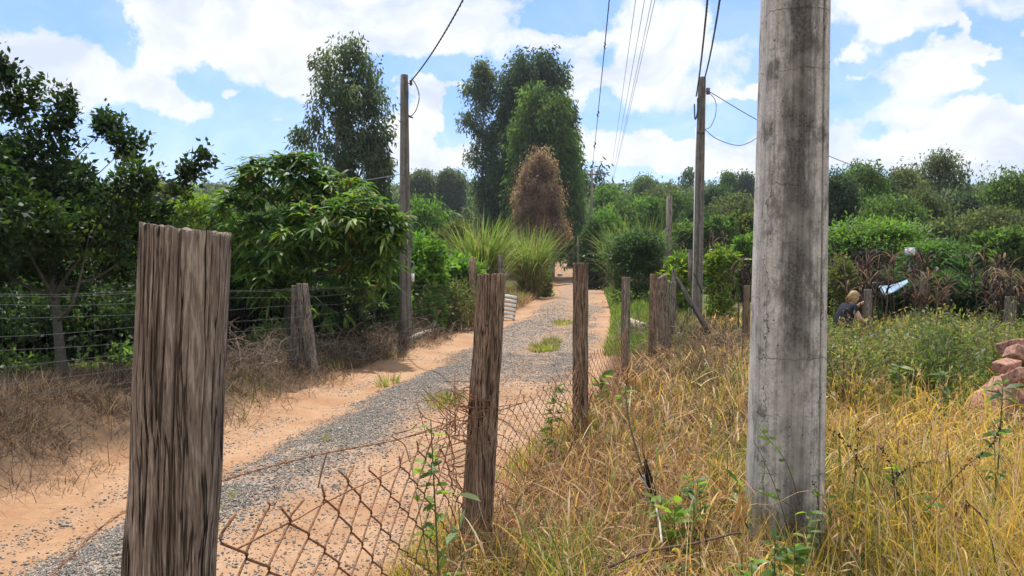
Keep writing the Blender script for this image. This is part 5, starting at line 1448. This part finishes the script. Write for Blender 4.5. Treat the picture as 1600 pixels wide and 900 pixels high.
# weed cover of the right field
C = []
x, y = field(1500, 8.5, 17, lambda y: .38 * y, lambda y: .8 * y, lambda x, y: .25 + .75 * sstep(.4, .55, fbm(x * .7, y * .7, 81)))
n = len(x); k = 50
hh = rng.uniform(.15, .6, n)
P = np.stack([np.repeat(x, k), np.repeat(y, k), np.repeat(height(x, y), k)], 1) + rng.normal(0, 1, (n * k, 3)) * [.1, .1, 0]
P[:, 2] += np.repeat(hh, k) * rng.random(n * k) ** .6
V, F, vp = leaves(P, unit(rng.normal(0, 1, (n * k, 3)) + [0, 0, .5]), np.array([0, 0, 1.]) + rng.normal(0, .6, (n * k, 3)), rng.uniform(.03, .08, n * k), rng.uniform(.012, .028, n * k))
cl = np.repeat(pick([(.10, .15, .04), (.14, .18, .05), (.19, .21, .07), (.08, .12, .04), (.16, .17, .07)], n, .15), k, 0)
tag(mesh_obj('weed_cover', V, F, M['leaf'], None, np.repeat(cl, vp, 0)), 'knee-high olive weeds covering the field around the crouching person', 'weeds', kind='stuff')


protos = []
for q in range(4):
    r_ = thing('bushy_weed', (0, 0, 0), 'knee-high olive bushy weed in the green part of the field beyond the straw', 'weed', 'bushy weeds in the field right of the concrete pole')
    mb = MB(); P = []
    for k in range(13):
        e = np.array([rng.normal(0, .2), rng.normal(0, .2), rng.uniform(.3, .7)])
        mb.tube([(0, 0, -.05), e * [.4, .4, .5], e], [.007, .005, .003], 4, pick([(.16, .14, .07), (.2, .12, .08)], 1)[0])
        P += [e * np.array([.4 + .6 * t, .4 + .6 * t, t]) + rng.normal(0, .045, 3) for t in rng.uniform(.3, 1.08, 42)]
    mb.build('stem', M['twig'], r_); P = np.array(P); n = len(P)
    V, F, vp = leaves(P, rng.normal(0, 1, (n, 3)) + [0, 0, .4], np.array([0, 0, 1.]) + rng.normal(0, .5, (n, 3)), rng.uniform(.035, .085, n), rng.uniform(.014, .03, n))
    mesh_obj('foliage', V, F, M['leaf'], r_, np.repeat(pick([[(.08, .115, .04), (.11, .145, .045)], [(.15, .165, .06), (.20, .19, .08)], [(.06, .095, .035), (.085, .12, .042)], [(.24, .19, .11), (.16, .145, .07)]][q], n, .16), vp, 0))
    protos.append(r_)
spots = []
while len(spots) < 44:
    y = rng.uniform(8.2, 13.2); px = rng.uniform(1290, 1640); x = (px - 800) / 1200 * y
    if abs(px - 1335) < 34 and y < 13.9 and y > 10: continue
    if y < 10. and px > 1500: continue
    spots.append((x, y))
for q, (x, y) in enumerate(spots):
    if q < 4: o = protos[q]; o.location = (x, y, gz(x, y))
    else: copy_tree(protos[q % 4], (x, y, gz(x, y)), rng.uniform(0, 6), rng.uniform(.5, 1.35))


# ------------------------------------------------------------------ single weeds and saplings near the viewpoint
def sapling(px, py_b, px_t, py_t, d, n, L, Wd, cols, label, name='sapling', cat='plant', r=.006, start=.15, bendx=0., stem=(.10, .12, .05), up=.3, whorl=None, d2=None, droop=.25):
    b = at(px, py_b, d); t = at(px_t, py_t, d2 or d); b[2] = min(b[2], gz(b[0], b[1]))
    root = thing(name, b, label, cat)
    P = curve([b - b, (t - b) * .35 + [bendx * .6, 0, 0], (t - b) * .7 + [bendx, 0, 0], t - b], 24)
    MB().tube(P, np.linspace(r, r * .4, len(P)), 6, stem).build('stem', M['twig'], root, True)
    tt = start + (1 - start) * rng.random(n) ** .85 if whorl is None else np.repeat(np.linspace(start, 1, whorl), n // whorl + 1)[:n]
    i = (tt * (len(P) - 1)).astype(int).clip(0, len(P) - 1)
    a = rng.uniform(0, 2 * PI, n)
    D_ = np.stack([np.cos(a), np.sin(a), rng.normal(up, .3, n)], 1)
    V, F, vp = leaves(P[i] + D_ * r, D_, np.array([0, 0, 1.]) + rng.normal(0, .35, (n, 3)), L * np.exp(rng.normal(0, .25, n)), Wd * np.exp(rng.normal(0, .2, n)), True, droop)
    mesh_obj('leaf_cluster', V, F, M['leaf'], root, np.repeat(pick(cols, n, .14), vp, 0))
    return root


LG = [(.13, .22, .03), (.17, .27, .035), (.09, .16, .03), (.22, .29, .05)]
DG = [(.06, .12, .03), (.09, .17, .035), (.12, .21, .035)]
sapling(690, 905, 673, 655, 3.25, 46, .075, .024, LG, 'young leafy sapling growing through the rusty mesh beside the leaning post', r=.006, start=.25)
sapling(690, 905, 640, 708, 3.2, 5, .13, .035, LG, 'low shoot with long leaves at the torn mesh edge', r=.003, start=.7)
sapling(725, 800, 715, 765, 3.4, 7, .12, .028, [(.2, .26, .12), (.16, .22, .09)], 'pale long-leaved shoot at the foot of the leaning post', r=.003, start=.5)
sapling(858, 700, 868, 600, 6.2, 60, .11, .032, DG, 'dark green leafy weed in front of the chain link left of the straight post', r=.005, start=.3)
sapling(865, 735, 868, 685, 5.6, 22, .08, .03, DG, 'small green weed low at the foot of the chain link', r=.004, start=.2)
sapling(940, 640, 938, 585, 8.2, 34, .14, .045, LG, 'bright broad-leaved weed right of the straight brown post', r=.005, start=.3)
sapling(910, 660, 908, 632, 6.6, 5, .06, .02, LG, 'tiny shoot at the front of the straight brown post', r=.002, start=.4)
sapling(975, 640, 970, 610, 7.5, 16, .10, .04, LG, 'small yellow-green shoot beside the bare slanting stem', r=.003, start=.2)
for (px, py, d, n, L, lab) in ((1055, 800, 4.0, 26, .14, 'bright broad-leaved plant right of the charred stub'), (1030, 790, 4.1, 20, .11, 'bright low plant at the foot of the charred stub'), (1088, 770, 4.4, 22, .12, 'dark leaved plant between the charred stub and the concrete pole'), (1085, 755, 4.6, 16, .10, 'upright leafy plant just above the broad-leaved one'), (1155, 770, 4.3, 22, .08, 'small dark leafy weed at the left foot of the concrete pole'), (1085, 800, 3.9, 14, .10, 'low dark plant below the broad-leaved one')):
    sapling(px, py + 25, px + rng.uniform(-6, 6), py - 18, d, n, L, L * .32, LG if 'bright' in lab else DG, lab, name='broadleaf_weed', r=.004, start=.25, up=.5)
for (px, py, d, n, lab, c) in ((1255, 815, 3.55, 26, 'yellow-green weed at the right foot of the concrete pole', LG), (1210, 855, 3.3, 22, 'dark leafy weed at the very bottom, left of the pole foot', DG), (1240, 870, 3.2, 30, 'dense green weed at the very bottom under the pole', DG), (1170, 890, 3.1, 26, 'bright leafy weed at the bottom edge left of the pole', LG), (1165, 875, 3.2, 16, 'small weed with rounded leaves near the bottom edge', LG), (1060, 895, 3.1, 16, 'low leaves at the bottom edge below the fallen branch', DG),
                               (1400, 745, 4.6, 24, 'green shoot with broad blades among black seed stalks', LG), (1450, 795, 4., 9, 'small round-leaved weed in the dead grass right of the pole', LG), (1410, 590, 8., 40, 'olive weed clump among straw behind the pole', [(.14, .2, .05)]), (1475, 600, 7.5, 40, 'bluish green weed clump in the straw', [(.11, .17, .06)]), (1560, 680, 4.6, 30, 'tall weed with drooping green leaves near the right edge', [(.10, .18, .05)])):
    sapling(px, py + 30, px + rng.uniform(-8, 8), py - 20, d, n, .075 if d < 6 else .12, .03 if d < 6 else .04, c, lab, name='broadleaf_weed', r=.0035, start=.2, up=.4)
sapling(1555, 760, 1568, 592, 4.8, 20, .12, .03, [(.09, .15, .05)], 'tall stalk with a leafy head near the brick heap', name='broadleaf_weed', r=.006, start=.8)
# bare slanting stem, charred stub and fallen branch
sapling(1018, 765, 977, 603, 5.2, 9, .05, .022, LG, 'bare slanting grey-green stem with a few leaves at its tip', r=.011, start=.9, bendx=-.03, stem=(.16, .16, .12))
mb = MB()
for k in range(9):
    p = at(1022 + rng.normal(0, 4), 790, 4.6); q = at(1008 + rng.normal(0, 5), 700 + rng.uniform(0, 45), 4.6) + [0, rng.normal(0, .02), 0]
    mb.tube(curve([p, (p + q) / 2 + rng.normal(0, .006, 3), q], 8), np.linspace(.013, .003, 9)[:len(curve([p, p, q], 8))], 5, [(.02, .018, .016), (.035, .03, .027), (.42, .38, .32)][k % 3 if k < 6 else 0])
tag(mb.build('charred_stub', M['twig']), 'charred splintered stub in the grass at the foot of the bare stem', 'stump')
P = curve([at(950, 886, 3.35), at(1010, 862, 3.5), at(1090, 848, 3.7), at(1150, 833, 3.9), at(1160, 836, 4.)], 30); P[:, 2] = np.maximum(P[:, 2], height(P[:, 0], P[:, 1]) + .12)
mb = MB().tube(P, np.linspace(.008, .004, len(P)), 6, (.13, .09, .065))
tag(mb.build('fallen_branch', M['twig']), 'long thin fallen branch lying in the grass left of the concrete pole', 'branch')
P = curve([at(1030, 830, 3.8), at(1026, 800, 3.9), at(1034, 840, 3.7), at(1040, 850, 3.6)], 10)
tag(MB().tube(curve([at(1022, 780, 4.1), at(1030, 815, 3.9), at(1034, 848, 3.7)], 12), .006, 5, (.5, .46, .4)).build('fallen_branch', M['twig']), 'short bleached stick under the charred stub', 'branch')


def vine(pts, d, n, lab, r=.0024, L=.04, beads=False, c=LG, stem=(.09, .06, .05)):
    P = curve([at(px, py, d + k * .0) for k, (px, py) in enumerate(pts)], 40)
    P[:, 1] += np.linspace(0, .03, len(P))
    root = thing('climbing_weed' if not beads else 'seed_stalk', P[0], lab, 'plant')
    MB().tube(P - P[0], np.linspace(r, r * .5, len(P)), 5, stem).build('stem', M['twig'], root)
    i = rng.integers(len(P) // 4, len(P), n); a = rng.uniform(0, 2 * PI, n)
    if beads:
        mb = MB()
        for k in i:
            p = P[k] - P[0] + rng.normal(0, .006, 3); s_ = rng.uniform(.0025, .006)
            mb.tube([p - [0, 0, s_], p, p + [0, 0, s_]], [s_ * .5, s_, s_ * .5], 5, (.035, .025, .02))
        mb.build('seed_heads', M['twig'], root)
    else:
        D_ = np.stack([np.cos(a), np.sin(a) - .3, rng.normal(.2, .4, n)], 1)
        V, F, vp = leaves(P[i] - P[0], D_, rng.normal(0, .5, (n, 3)) + [0, -1, .5], L * np.exp(rng.normal(0, .25, n)), L * .5, True, .1)
        mesh_obj('leaf_cluster', V, F, M['leaf'], root, np.repeat(pick(c, n, .14), vp, 0))


vine([(1232, 830), (1215, 770), (1195, 720), (1180, 690)], 4.05, 3, 'thin bare vine leaning on the left face of the concrete pole')
vine([(1250, 790), (1238, 745), (1225, 715), (1205, 690), (1190, 672)], 4.0, 10, 'thin vine with small leaves curling up the concrete pole')
vine([(1290, 860), (1240, 795), (1200, 775), (1178, 766)], 3.8, 8, 'arching dark vine across the foot of the concrete pole')
vine([(1310, 800), (1288, 775), (1255, 770), (1215, 790)], 3.7, 4, 'pale arching grass stem across the pole foot', stem=(.4, .3, .18))
vine([(1283, 860), (1280, 790), (1275, 755)], 3.9, 14, 'seed stalk right in front of the pole corner', beads=True)
vine([(1330, 800), (1340, 720), (1346, 660)], 4.4, 34, 'black beaded seed stalk in the straw right of the pole', beads=True)
vine([(1380, 790), (1330, 700), (1298, 672)], 4.2, 30, 'black beaded seed stalk leaning towards the pole', beads=True)
vine([(1400, 800), (1395, 730), (1378, 700)], 4.3, 34, 'short black seed stalk beside the green shoot', beads=True)
vine([(1420, 830), (1500, 740), (1550, 700), (1572, 660)], 4., 40, 'long slanting black seed stalk near the right edge', beads=True)
vine([(1555, 880), (1545, 820), (1515, 785)], 3.4, 8, 'dark hooked dead stem at the lower right', beads=True, r=.005)
vine([(1440, 840), (1400, 760), (1420, 735), (1470, 720)], 4.1, 30, 'crooked black seed stalk in the middle of the straw', beads=True)
vine([(1095, 895), (1094, 850), (1097, 825)], 3.2, 8, 'thin upright dark stalk at the bottom edge left of the pole', beads=True)
vine([(1118, 895), (1105, 850), (1104, 800)], 3.3, 8, 'second thin dark stalk close to the pole, at the bottom edge', beads=True)
# orange dry blade sheaf against the pole
n = 26; b0 = at(1150, 812, 3.75)
V, F, m = blades(np.tile(b0, (n, 1)) + rng.normal(0, .012, (n, 3)), rng.normal(.3, .35, n), rng.uniform(.3, .6, n), rng.uniform(-.3, .3, n), rng.uniform(.1, .2, n), .008, 4)
tag(mesh_obj('dry_blade_sheaf', V, F, M['straw'], None, np.repeat(pick([(.5, .28, .10), (.55, .36, .15)], n, .12), m, 0)), 'orange dry leaf sheaf touching the left edge of the concrete pole', 'grass tuft')
# tufts in front
for (px, py, d, lab, c) in ((945, 905, 2.95, 'yellow-green grass tuft at the bottom edge left of the fallen branch', YELLOW + GREEN), (1590, 720, 3.8, 'tall straw and green grass tuft at the lower right edge', YELLOW + STRAW), (1330, 620, 8.3, 'bright yellow grass tuft right of the concrete pole', YELLOW), (880, 860, 3.5, 'green grass tuft right of the leaning post foot', GREEN)):
    x, y = at(px, 450, d)[0], d; n = 130
    P = np.stack([x + rng.normal(0, .09, n), y + rng.normal(0, .09, n), np.full(n, gz(x, y))], 1)
    V, F, m = blades(P, rng.uniform(0, 2 * PI, n), np.abs(rng.normal(.3, .2, n)), rng.uniform(.3, 1.5, n), rng.uniform(.25, .7, n), .007 * max(1, d / 5), 6)
    tag(mesh_obj('grass_tuft', V, F, M['grass'], None, np.repeat(pick(c, n, .15), m, 0)), lab, 'grass tuft')
# flowering reddish weeds in the right field
for (px, py, d, lab) in ((1430, 490, 13.5, 'reddish seeding weed below the pale post'), (1480, 480, 14.5, 'tall reddish seeding weed below the yuccas'), (1540, 490, 13.5, 'rusty seeding weed left of the grey post at right'), (1335, 505, 12.5, 'dark red seeding weed covering the legs of the crouching person')):
    b = at(px, py + 30, d); b[2] = gz(b[0], d); root = thing('seeding_weed', b, lab, 'plant'); mb = MB(); P = []
    for q in range(14):
        e = np.array([rng.normal(0, .22), rng.normal(0, .2), rng.uniform(.45, .85)])
        mb.tube([(0, 0, 0), e * [.3, .3, .5], e], [.006, .005, .003], 4, (.12, .09, .05)); P += [e * rng.uniform(.6, 1.05) + rng.normal(0, .03, 3) for _ in range(16)]
    mb.build('stem', M['twig'], root); P = np.array(P); k = len(P)
    V, F, vp = leaves(P, rng.normal(0, 1, (k, 3)), rng.normal(0, 1, (k, 3)), rng.uniform(.03, .07, k), .03)
    mesh_obj('seed_heads', V, F, M['leaf'], root, np.repeat(pick([(.13, .06, .04), (.18, .09, .06), (.10, .08, .04)], k, .15), vp, 0))


# ------------------------------------------------------------------ small things beside the track
# slatted white board leaning by the cane
b = at(792, 492, 23.); b[2] = gz(b[0], 23.)
root = thing('slatted_board', b, 'white slatted wooden board leaning at the foot of the cane grass', 'pallet', rz=R(-12))
for k in range(6):
    MB().box((.02 + .012 * k, -.03, .1 + k * .125), (.46, .025, .085), ry=R(8)).build('slat', M['white'], root)
for xx in (-.2, .2):
    MB().box((xx + .05, .0, .4), (.06, .03, .85), ry=R(6)).build('upright', M['wood_grey'], root)
# pale fallen log on the left verge and by the right verge
A, B = at(632, 548, 15.2), at(690, 515, 18.3); A[2] = gz(A[0], A[1]) + .06; B[2] = gz(B[0], B[1]) + .06
tag(MB().tube(curve([A, (A + B) / 2 + [0, 0, .02], B], 12), .055, 9, (.36, .32, .27)).build('fallen_log', M['bark'], None, True), 'thin pale log lying along the bank by the slim left pole', 'log')
A, B = at(982, 485, 19.), at(1008, 500, 16.8); A[2] = gz(A[0], A[1]) + .2; B[2] = gz(B[0], B[1]) + .2
tag(MB().tube(curve([A, (A + B) / 2, B], 8), .12, 12, (.50, .42, .30)).build('fallen_log', M['bark'], None, True), 'pale cut log end in the grass behind the slim dark post', 'log')
A, B = at(1057, 434, 17.), at(1088, 486, 16.2)
mb = MB().tube(curve([A, (A + B) / 2, B + (B - A) * .6], 12), np.linspace(.04, .06, 13)[:len(curve([A, A, B], 12))], 9, (.05, .045, .04))
mb.tube(curve([at(1084, 426, 16.6), at(1090, 440, 16.5), at(1097, 458, 16.4)], 8), .02, 5, (.05, .04, .035)).tube(curve([at(1066, 450, 16.5), at(1074, 470, 16.3), at(1082, 480, 16.2)], 8), .03, 5, (.06, .05, .04))
tag(mb.build('leaning_log', M['bark'], None, True), 'dark charred log leaning against the short grey post', 'log')
# broken brick heap at the right edge
for k, (px, py, d, s_, lab) in enumerate(((1584, 541, 8.2, .20, 'pinkish brick block on top of the heap at the right edge'), (1598, 558, 8.0, .22, 'large pinkish block in the middle of the brick heap'), (1573, 572, 7.8, .17, 'low reddish block at the left of the brick heap'), (1594, 590, 7.6, .2, 'pink block at the bottom front of the brick heap'), (1615, 548, 8.1, .22, 'pinkish block at the far right of the heap'))):
    v = np.array([[x, y, z] for x in (-.5, .5) for y in (-.5, .5) for z in (-.5, .5)]) * [s_ * 1.2, s_, s_ * .6]
    mb = MB().box((0, 0, 0), (s_ * 1.3, s_, s_ * .62), rz=rng.uniform(0, 3), rx=rng.normal(0, .35), ry=rng.normal(0, .35))
    o = mb.build('brick_block', M['brick']); o.location = tuple(at(px, py, d))
    bv = o.modifiers.new('bevel', 'BEVEL'); bv.width = .008; bv.segments = 1
    sd = o.modifiers.new('sub', 'SUBSURF'); sd.subdivision_type = 'SIMPLE'; sd.levels = sd.render_levels = 3
    tx = bpy.data.textures.new('rough', 'CLOUDS'); tx.noise_scale = .05
    dp = o.modifiers.new('rough', 'DISPLACE'); dp.texture = tx; dp.strength = .012; dp.texture_coords = 'GLOBAL'
    tag(o, lab, 'brick')
pile = MB()
c0 = at(1600, 600, 8.0); c0[2] = gz(c0[0], c0[1])
th = np.linspace(0, 2 * PI, 24, endpoint=False); Vp, ring = [], []
for i, (rr, zz_) in enumerate(((.5, -.08), (.42, .08), (.28, .2), (.14, .27))):
    Vp.append(np.stack([rr * np.cos(th) * (1 + .1 * np.sin(th * 3 + i)), rr * .8 * np.sin(th), zz_ + .03 * np.sin(th * 5 + i * 2)], 1))
Vp = np.concatenate(Vp + [[[0, 0, .29]]]); i, j = np.meshgrid(np.arange(24), np.arange(3)); a = (j * 24 + i).ravel(); b_ = (j * 24 + (i + 1) % 24).ravel(); k = np.arange(24)
o = mesh_obj('rubble_mound', Vp, [np.stack([a, b_, b_ + 24, a + 24], 1), np.stack([72 + k, 72 + (k + 1) % 24, np.full(24, 96)], 1)], M['brick'], None, None, True); o.location = tuple(c0)
o.scale = (1.2, 1.2, 1.75)
tag(o, 'low mound of pink rubble under the brick blocks at the right edge', 'rubble')
# small white box on a thin pole
b = at(1419, 470, 21.); b[2] = gz(b[0], 21.); t = at(1421, 393, 21.)
root = thing('box_on_pole', b, 'small white box on a thin pole in front of the hedge', 'box')
MB().tube([(0, 0, -.1), (.03, 0, t[2] - b[2] - .08)], .014, 6).build('thin_pole', M['galv'], root)
MB().box((.03, 0, t[2] - b[2]), (.22, .12, .2)).box((.03, 0, t[2] - b[2] + .106), (.25, .15, .012)).build('white_box', M['white'], root)
# pale blue sheet
P = [at(1372, 447, 17.8), at(1400, 441, 17.6), at(1418, 437, 17.4), at(1381, 462, 17.3), at(1404, 450, 17.2), at(1420, 441, 17.1)]
bm_v = np.array(P); g_ = []
for v in range(5):
    for u in range(12):
        a = bm_v[0] + (bm_v[2] - bm_v[0]) * u / 11; c = bm_v[3] + (bm_v[5] - bm_v[3]) * u / 11
        p = a + (c - a) * v / 4; p = p + np.array([0, 0, .03 * math.sin(u * 1.1) * math.sin(v * .8) - .05 * math.sin(u / 11 * PI)]); g_.append(p)
g_ = np.array(g_); i, j = np.meshgrid(np.arange(11), np.arange(4)); q = (j * 12 + i).ravel()
o = mesh_obj('blue_sheet', g_, np.stack([q, q + 1, q + 13, q + 12], 1), M['tarp'], None, None, True); sf = o.modifiers.new('thick', 'SOLIDIFY'); sf.thickness = .012
tag(o, 'pale blue sheet spread slanting under the near-black purple grass', 'sheet')
mb = MB().box((0, 0, 0), (.75, .5, .03), ry=R(-3))
o = mb.build('grey_panel', M['galv']); o.location = tuple(at(1345, 443, 18.)); o.rotation_euler = (0, 0, .2)
tag(o, 'grey flat panel just left of the blue sheet', 'panel')
# glimpse of a pale roof at the left edge
b = at(-15, 470, 15.5); b[2] = gz(b[0], 15.5)
root = thing('shed', b, 'low shed with pale roof behind the citrus at the left edge', 'shed')
MB().box((-1.2, 1.2, .85), (3.0, 2.2, 1.75)).build('wall', M['concrete_small'], root)
MB().box((-1.2, 1.1, 1.92), (3.5, 2.8, .05), rx=R(9)).build('roof', M['white'], root)
# little dark animal-sized stone on the far track
b = at(875, 418, 88.); b[2] = gz(b[0], 88.) + .15
o = MB().box((0, 0, 0), (.5, .4, .4), rz=.5, rx=.3).build('stone', M['bark']); o.location = tuple(b)
bv = o.modifiers.new('bevel', 'BEVEL'); bv.width = .1; bv.segments = 3
tag(o, 'small dark stone lying on the far end of the track', 'stone')


# ------------------------------------------------------------------ the crouching person
def skin_mesh(name, pts, edges, sub=2):
    me = bpy.data.meshes.new(name); me.from_pydata([p[:3] for p in pts], edges, [])
    o = bpy.data.objects.new(name, me); COL.objects.link(o)
    m = o.modifiers.new('skin', 'SKIN'); s = o.modifiers.new('sub', 'SUBSURF'); s.levels = s.render_levels = sub
    for i, p in enumerate(pts):
        v = me.skin_vertices[0].data[i]; v.radius = (p[3], p[4] if len(p) > 4 else p[3]); v.use_root = i == 0
    dg = bpy.context.evaluated_depsgraph_get(); ev = o.evaluated_get(dg)
    m2 = bpy.data.meshes.new_from_object(ev, depsgraph=dg)
    V = np.empty(len(m2.vertices) * 3); m2.vertices.foreach_get('co', V)
    F = {3: [], 4: []}
    for p in m2.polygons:
        if len(p.vertices) in F: F[len(p.vertices)].append(tuple(p.vertices))
    bpy.data.objects.remove(o); bpy.data.meshes.remove(m2)
    return V.reshape(-1, 3), [np.array(F[k]) for k in (3, 4) if F[k]]


def person():
    hd = at(1333, 468, 14.); x0, y0 = hd[0] - .24, 14.
    root = thing('person', (x0, y0, gz(x0, y0)), 'blond person in a dark top crouching in the weeds and reaching to a post', 'person', None, R(8))
    # body: pelvis, back, neck, arms, legs (faces along +x)
    pts = [(0, 0, .36, .15, .13), (.05, 0, .52, .145, .12), (.13, 0, .70, .155, .12), (.18, 0, .82, .12, .09), (.215, 0, .885, .055), (.235, 0, .93, .052),
           (.17, .15, .82, .07), (.30, .20, .70, .05), (.40, .17, .79, .040), (.47, .08, .885, .028), (.505, .05, .90, .03),
           (.17, -.15, .82, .07), (.24, -.24, .62, .05), (.38, -.18, .56, .038), (.47, -.08, .585, .028), (.505, -.05, .60, .03),
           (.02, .10, .34, .10), (.34, .16, .44, .072), (.14, .17, .12, .048), (.12, .17, .05, .04), (.28, .18, .035, .035),
           (.02, -.10, .34, .10), (.36, -.16, .40, .072), (.14, -.17, .12, .048), (.12, -.17, .05, .04), (.28, -.18, .035, .035)]
    ed = [(0, 1), (1, 2), (2, 3), (3, 4), (4, 5), (3, 6), (6, 7), (7, 8), (8, 9), (9, 10), (3, 11), (11, 12), (12, 13), (13, 14), (14, 15),
          (0, 16), (16, 17), (17, 18), (18, 19), (19, 20), (0, 21), (21, 22), (22, 23), (23, 24), (24, 25)]
    V, F = skin_mesh('person', pts, ed)
    mb = MB(); mb.add(V, F)
    # head: skull, jaw, brow, nose, ears
    hc = np.array([.265, 0, 1.0])
    u, v = np.meshgrid(np.linspace(0, 2 * PI, 40, endpoint=False), np.linspace(.001, PI - .001, 26))
    X, Y, Zc = np.sin(v) * np.cos(u), np.sin(v) * np.sin(u), np.cos(v)
    sx = .098 * np.where(X > 0, 1 - .10 * np.clip(-Zc, 0, 1), 1); hx = X * sx; hy = Y * .076 * (1 - .22 * np.clip(-Zc, 0, 1)); hz = Zc * .118
    face = np.clip(X, 0, 1) ** 4
    hx += face * (.030 * np.exp(-((Y / .16) ** 2 + ((Zc + .12) / .16) ** 2)) + .010 * np.exp(-((Zc - .18) / .12) ** 2) - .012 * np.exp(-(((np.abs(Y) - .36) / .14) ** 2 + ((Zc - .02) / .10) ** 2)) + .008 * np.exp(-((Y / .25) ** 2 + ((Zc + .42) / .05) ** 2)) - .006 * np.exp(-((Y / .3) ** 2 + ((Zc + .47) / .025) ** 2)))
    hy += np.sign(Y) * .018 * np.exp(-((X + .05) / .16) ** 2 - ((Zc + .02) / .22) ** 2) * np.clip(np.abs(Y), 0, 1) ** 8
    H_ = np.stack([hx, hy, hz], -1).reshape(-1, 3)
    a = R(14); H_ = np.stack([H_[:, 0] * math.cos(a) + H_[:, 2] * math.sin(a), H_[:, 1], -H_[:, 0] * math.sin(a) + H_[:, 2] * math.cos(a)], 1) + hc
    i, j = np.meshgrid(np.arange(40), np.arange(25)); q = (j * 40 + i).ravel(); q2 = (j * 40 + (i + 1) % 40).ravel()
    mb.add(H_, np.stack([q, q + 40, q2 + 40, q2], 1))
    # hands: four fingers curled round the post and a thumb
    for s_, z0 in ((1, .905), (-1, .605)):
        w = np.array([.505, s_ * .05, z0 - .005])
        mb.tube(curve([w - [.03, 0, 0], w + [.02, 0, .002], w + [.045, -s_ * .005, .004]], 6), [.026, .031, .033, .032, .031, .03, .028][:len(curve([w, w, w], 6))], 8)
        for k in range(4):
            b = w + [.035, s_ * .008, .03 - k * .019]; L = (.068, .078, .073, .058)[k]
            mb.tube(curve([b, b + [L * .45, s_ * .022, 0], b + [L * .85, s_ * .004, -.003], b + [L * .95, -s_ * .022, -.005]], 9), np.linspace(.0095, .0065, 10)[:len(curve([b, b, b, b], 9))], 6)
        b = w + [.0, -s_ * .012, .028]
        mb.tube(curve([b, b + [.03, -s_ * .018, .018], b + [.058, -s_ * .022, .012]], 8), [.012, .012, .011, .0105, .01, .0095, .009, .0085, .008][:len(curve([b, b, b], 8))], 6)
    mb.build('person_body', M['skin'], root, True)
    # clothing
    g1 = [(.0, 0, .34, .18, .16), (.04, 0, .52, .185, .16), (.11, 0, .70, .20, .16), (.16, 0, .82, .165, .12), (.20, 0, .865, .075),
          (.17, .155, .82, .088), (.24, .185, .755, .072), (.17, -.155, .82, .088), (.21, -.205, .72, .072)]
    V, F = skin_mesh('top', g1, [(0, 1), (1, 2), (2, 3), (3, 4), (3, 5), (5, 6), (3, 7), (7, 8)])
    mesh_obj('top', V, F, M['shirt'], root, None, True)
    g2 = [(0, 0, .35, .168, .15), (.02, .10, .33, .118), (.34, .16, .43, .086), (.15, .17, .14, .06), (.13, .17, .09, .058), (.02, -.10, .33, .118), (.36, -.16, .39, .086), (.15, -.17, .14, .06), (.13, -.17, .09, .058)]
    V, F = skin_mesh('trousers', g2, [(0, 1), (1, 2), (2, 3), (3, 4), (0, 5), (5, 6), (6, 7), (7, 8)])
    mesh_obj('trousers', V, F, M['trousers'], root, None, True)
    # hair: cap over the skull, tail at the back
    keep = (X < .45 - .55 * np.clip(-Zc, 0, 1)) | (Zc > .62)
    k2 = 1.09 + .03 * np.sin(u * 9 + v * 5)
    Hh = np.stack([X * .098 * k2, Y * .078 * k2, Zc * .12 * k2], -1).reshape(-1, 3)
    Hh = np.stack([Hh[:, 0] * math.cos(a) + Hh[:, 2] * math.sin(a), Hh[:, 1], -Hh[:, 0] * math.sin(a) + Hh[:, 2] * math.cos(a)], 1) + hc
    kf = keep.ravel(); f = np.stack([q, q + 40, q2 + 40, q2], 1); f = f[kf[f].all(1) & (Hh[f].mean(1)[:, 2] > hc[2] - .085)]
    mb = MB(); mb.add(Hh, f)
    for k in range(26):
        o_ = rng.normal(0, .011, 3); s0 = np.array([.185, 0, 1.02])
        mb.tube(curve([s0 + o_ * .4, s0 + [-.02, 0, -.01] + o_, s0 + [-.035, 0, -.06] + o_ * 1.2, s0 + [-.035, 0, -.12] + o_], 9), np.linspace(.008, .003, 10)[:len(curve([s0, s0, s0, s0], 9))], 5)
    mb.build('hair', M['hair'], root, True)
    t = np.linspace(0, 2 * PI, 14)
    MB().tube(np.stack([.462 + .010 * np.cos(t), .088 + .031 * np.cos(t) * .6, .875 + .033 * np.sin(t)], 1), .009, 6).build('wristwatch', M['watch'], root)
    for s_ in (1, -1):
        mb = MB(); mb.tube(curve([(.08, s_ * .17, .06), (.14, s_ * .17, .045), (.24, s_ * .175, .04), (.32, s_ * .18, .035)], 10), np.linspace(.055, .042, 12)[:len(curve([(0, 0, 0)] * 4, 10))], 10).build('shoe', M['watch'], root, True)


person()


# ------------------------------------------------------------------ the air between here and the far slope
m, nt, N, L = new_mat('haze')
pv = node(nt, 'ShaderNodeVolumePrincipled')
pv.inputs['Density'].default_value = .0003
pv.inputs['Color'].default_value = (.82, .89, 1, 1)
pv.inputs['Anisotropy'].default_value = .2
L.new(pv.outputs[0], node(nt, 'ShaderNodeOutputMaterial').inputs['Volume'])
mb = MB().box((0, 150, 21), (900, 560, 66))
tag(mb.build('haze', m), 'thin pale air softening the far slope', 'haze', kind='stuff')
sc.cycles.volume_bounces = 0
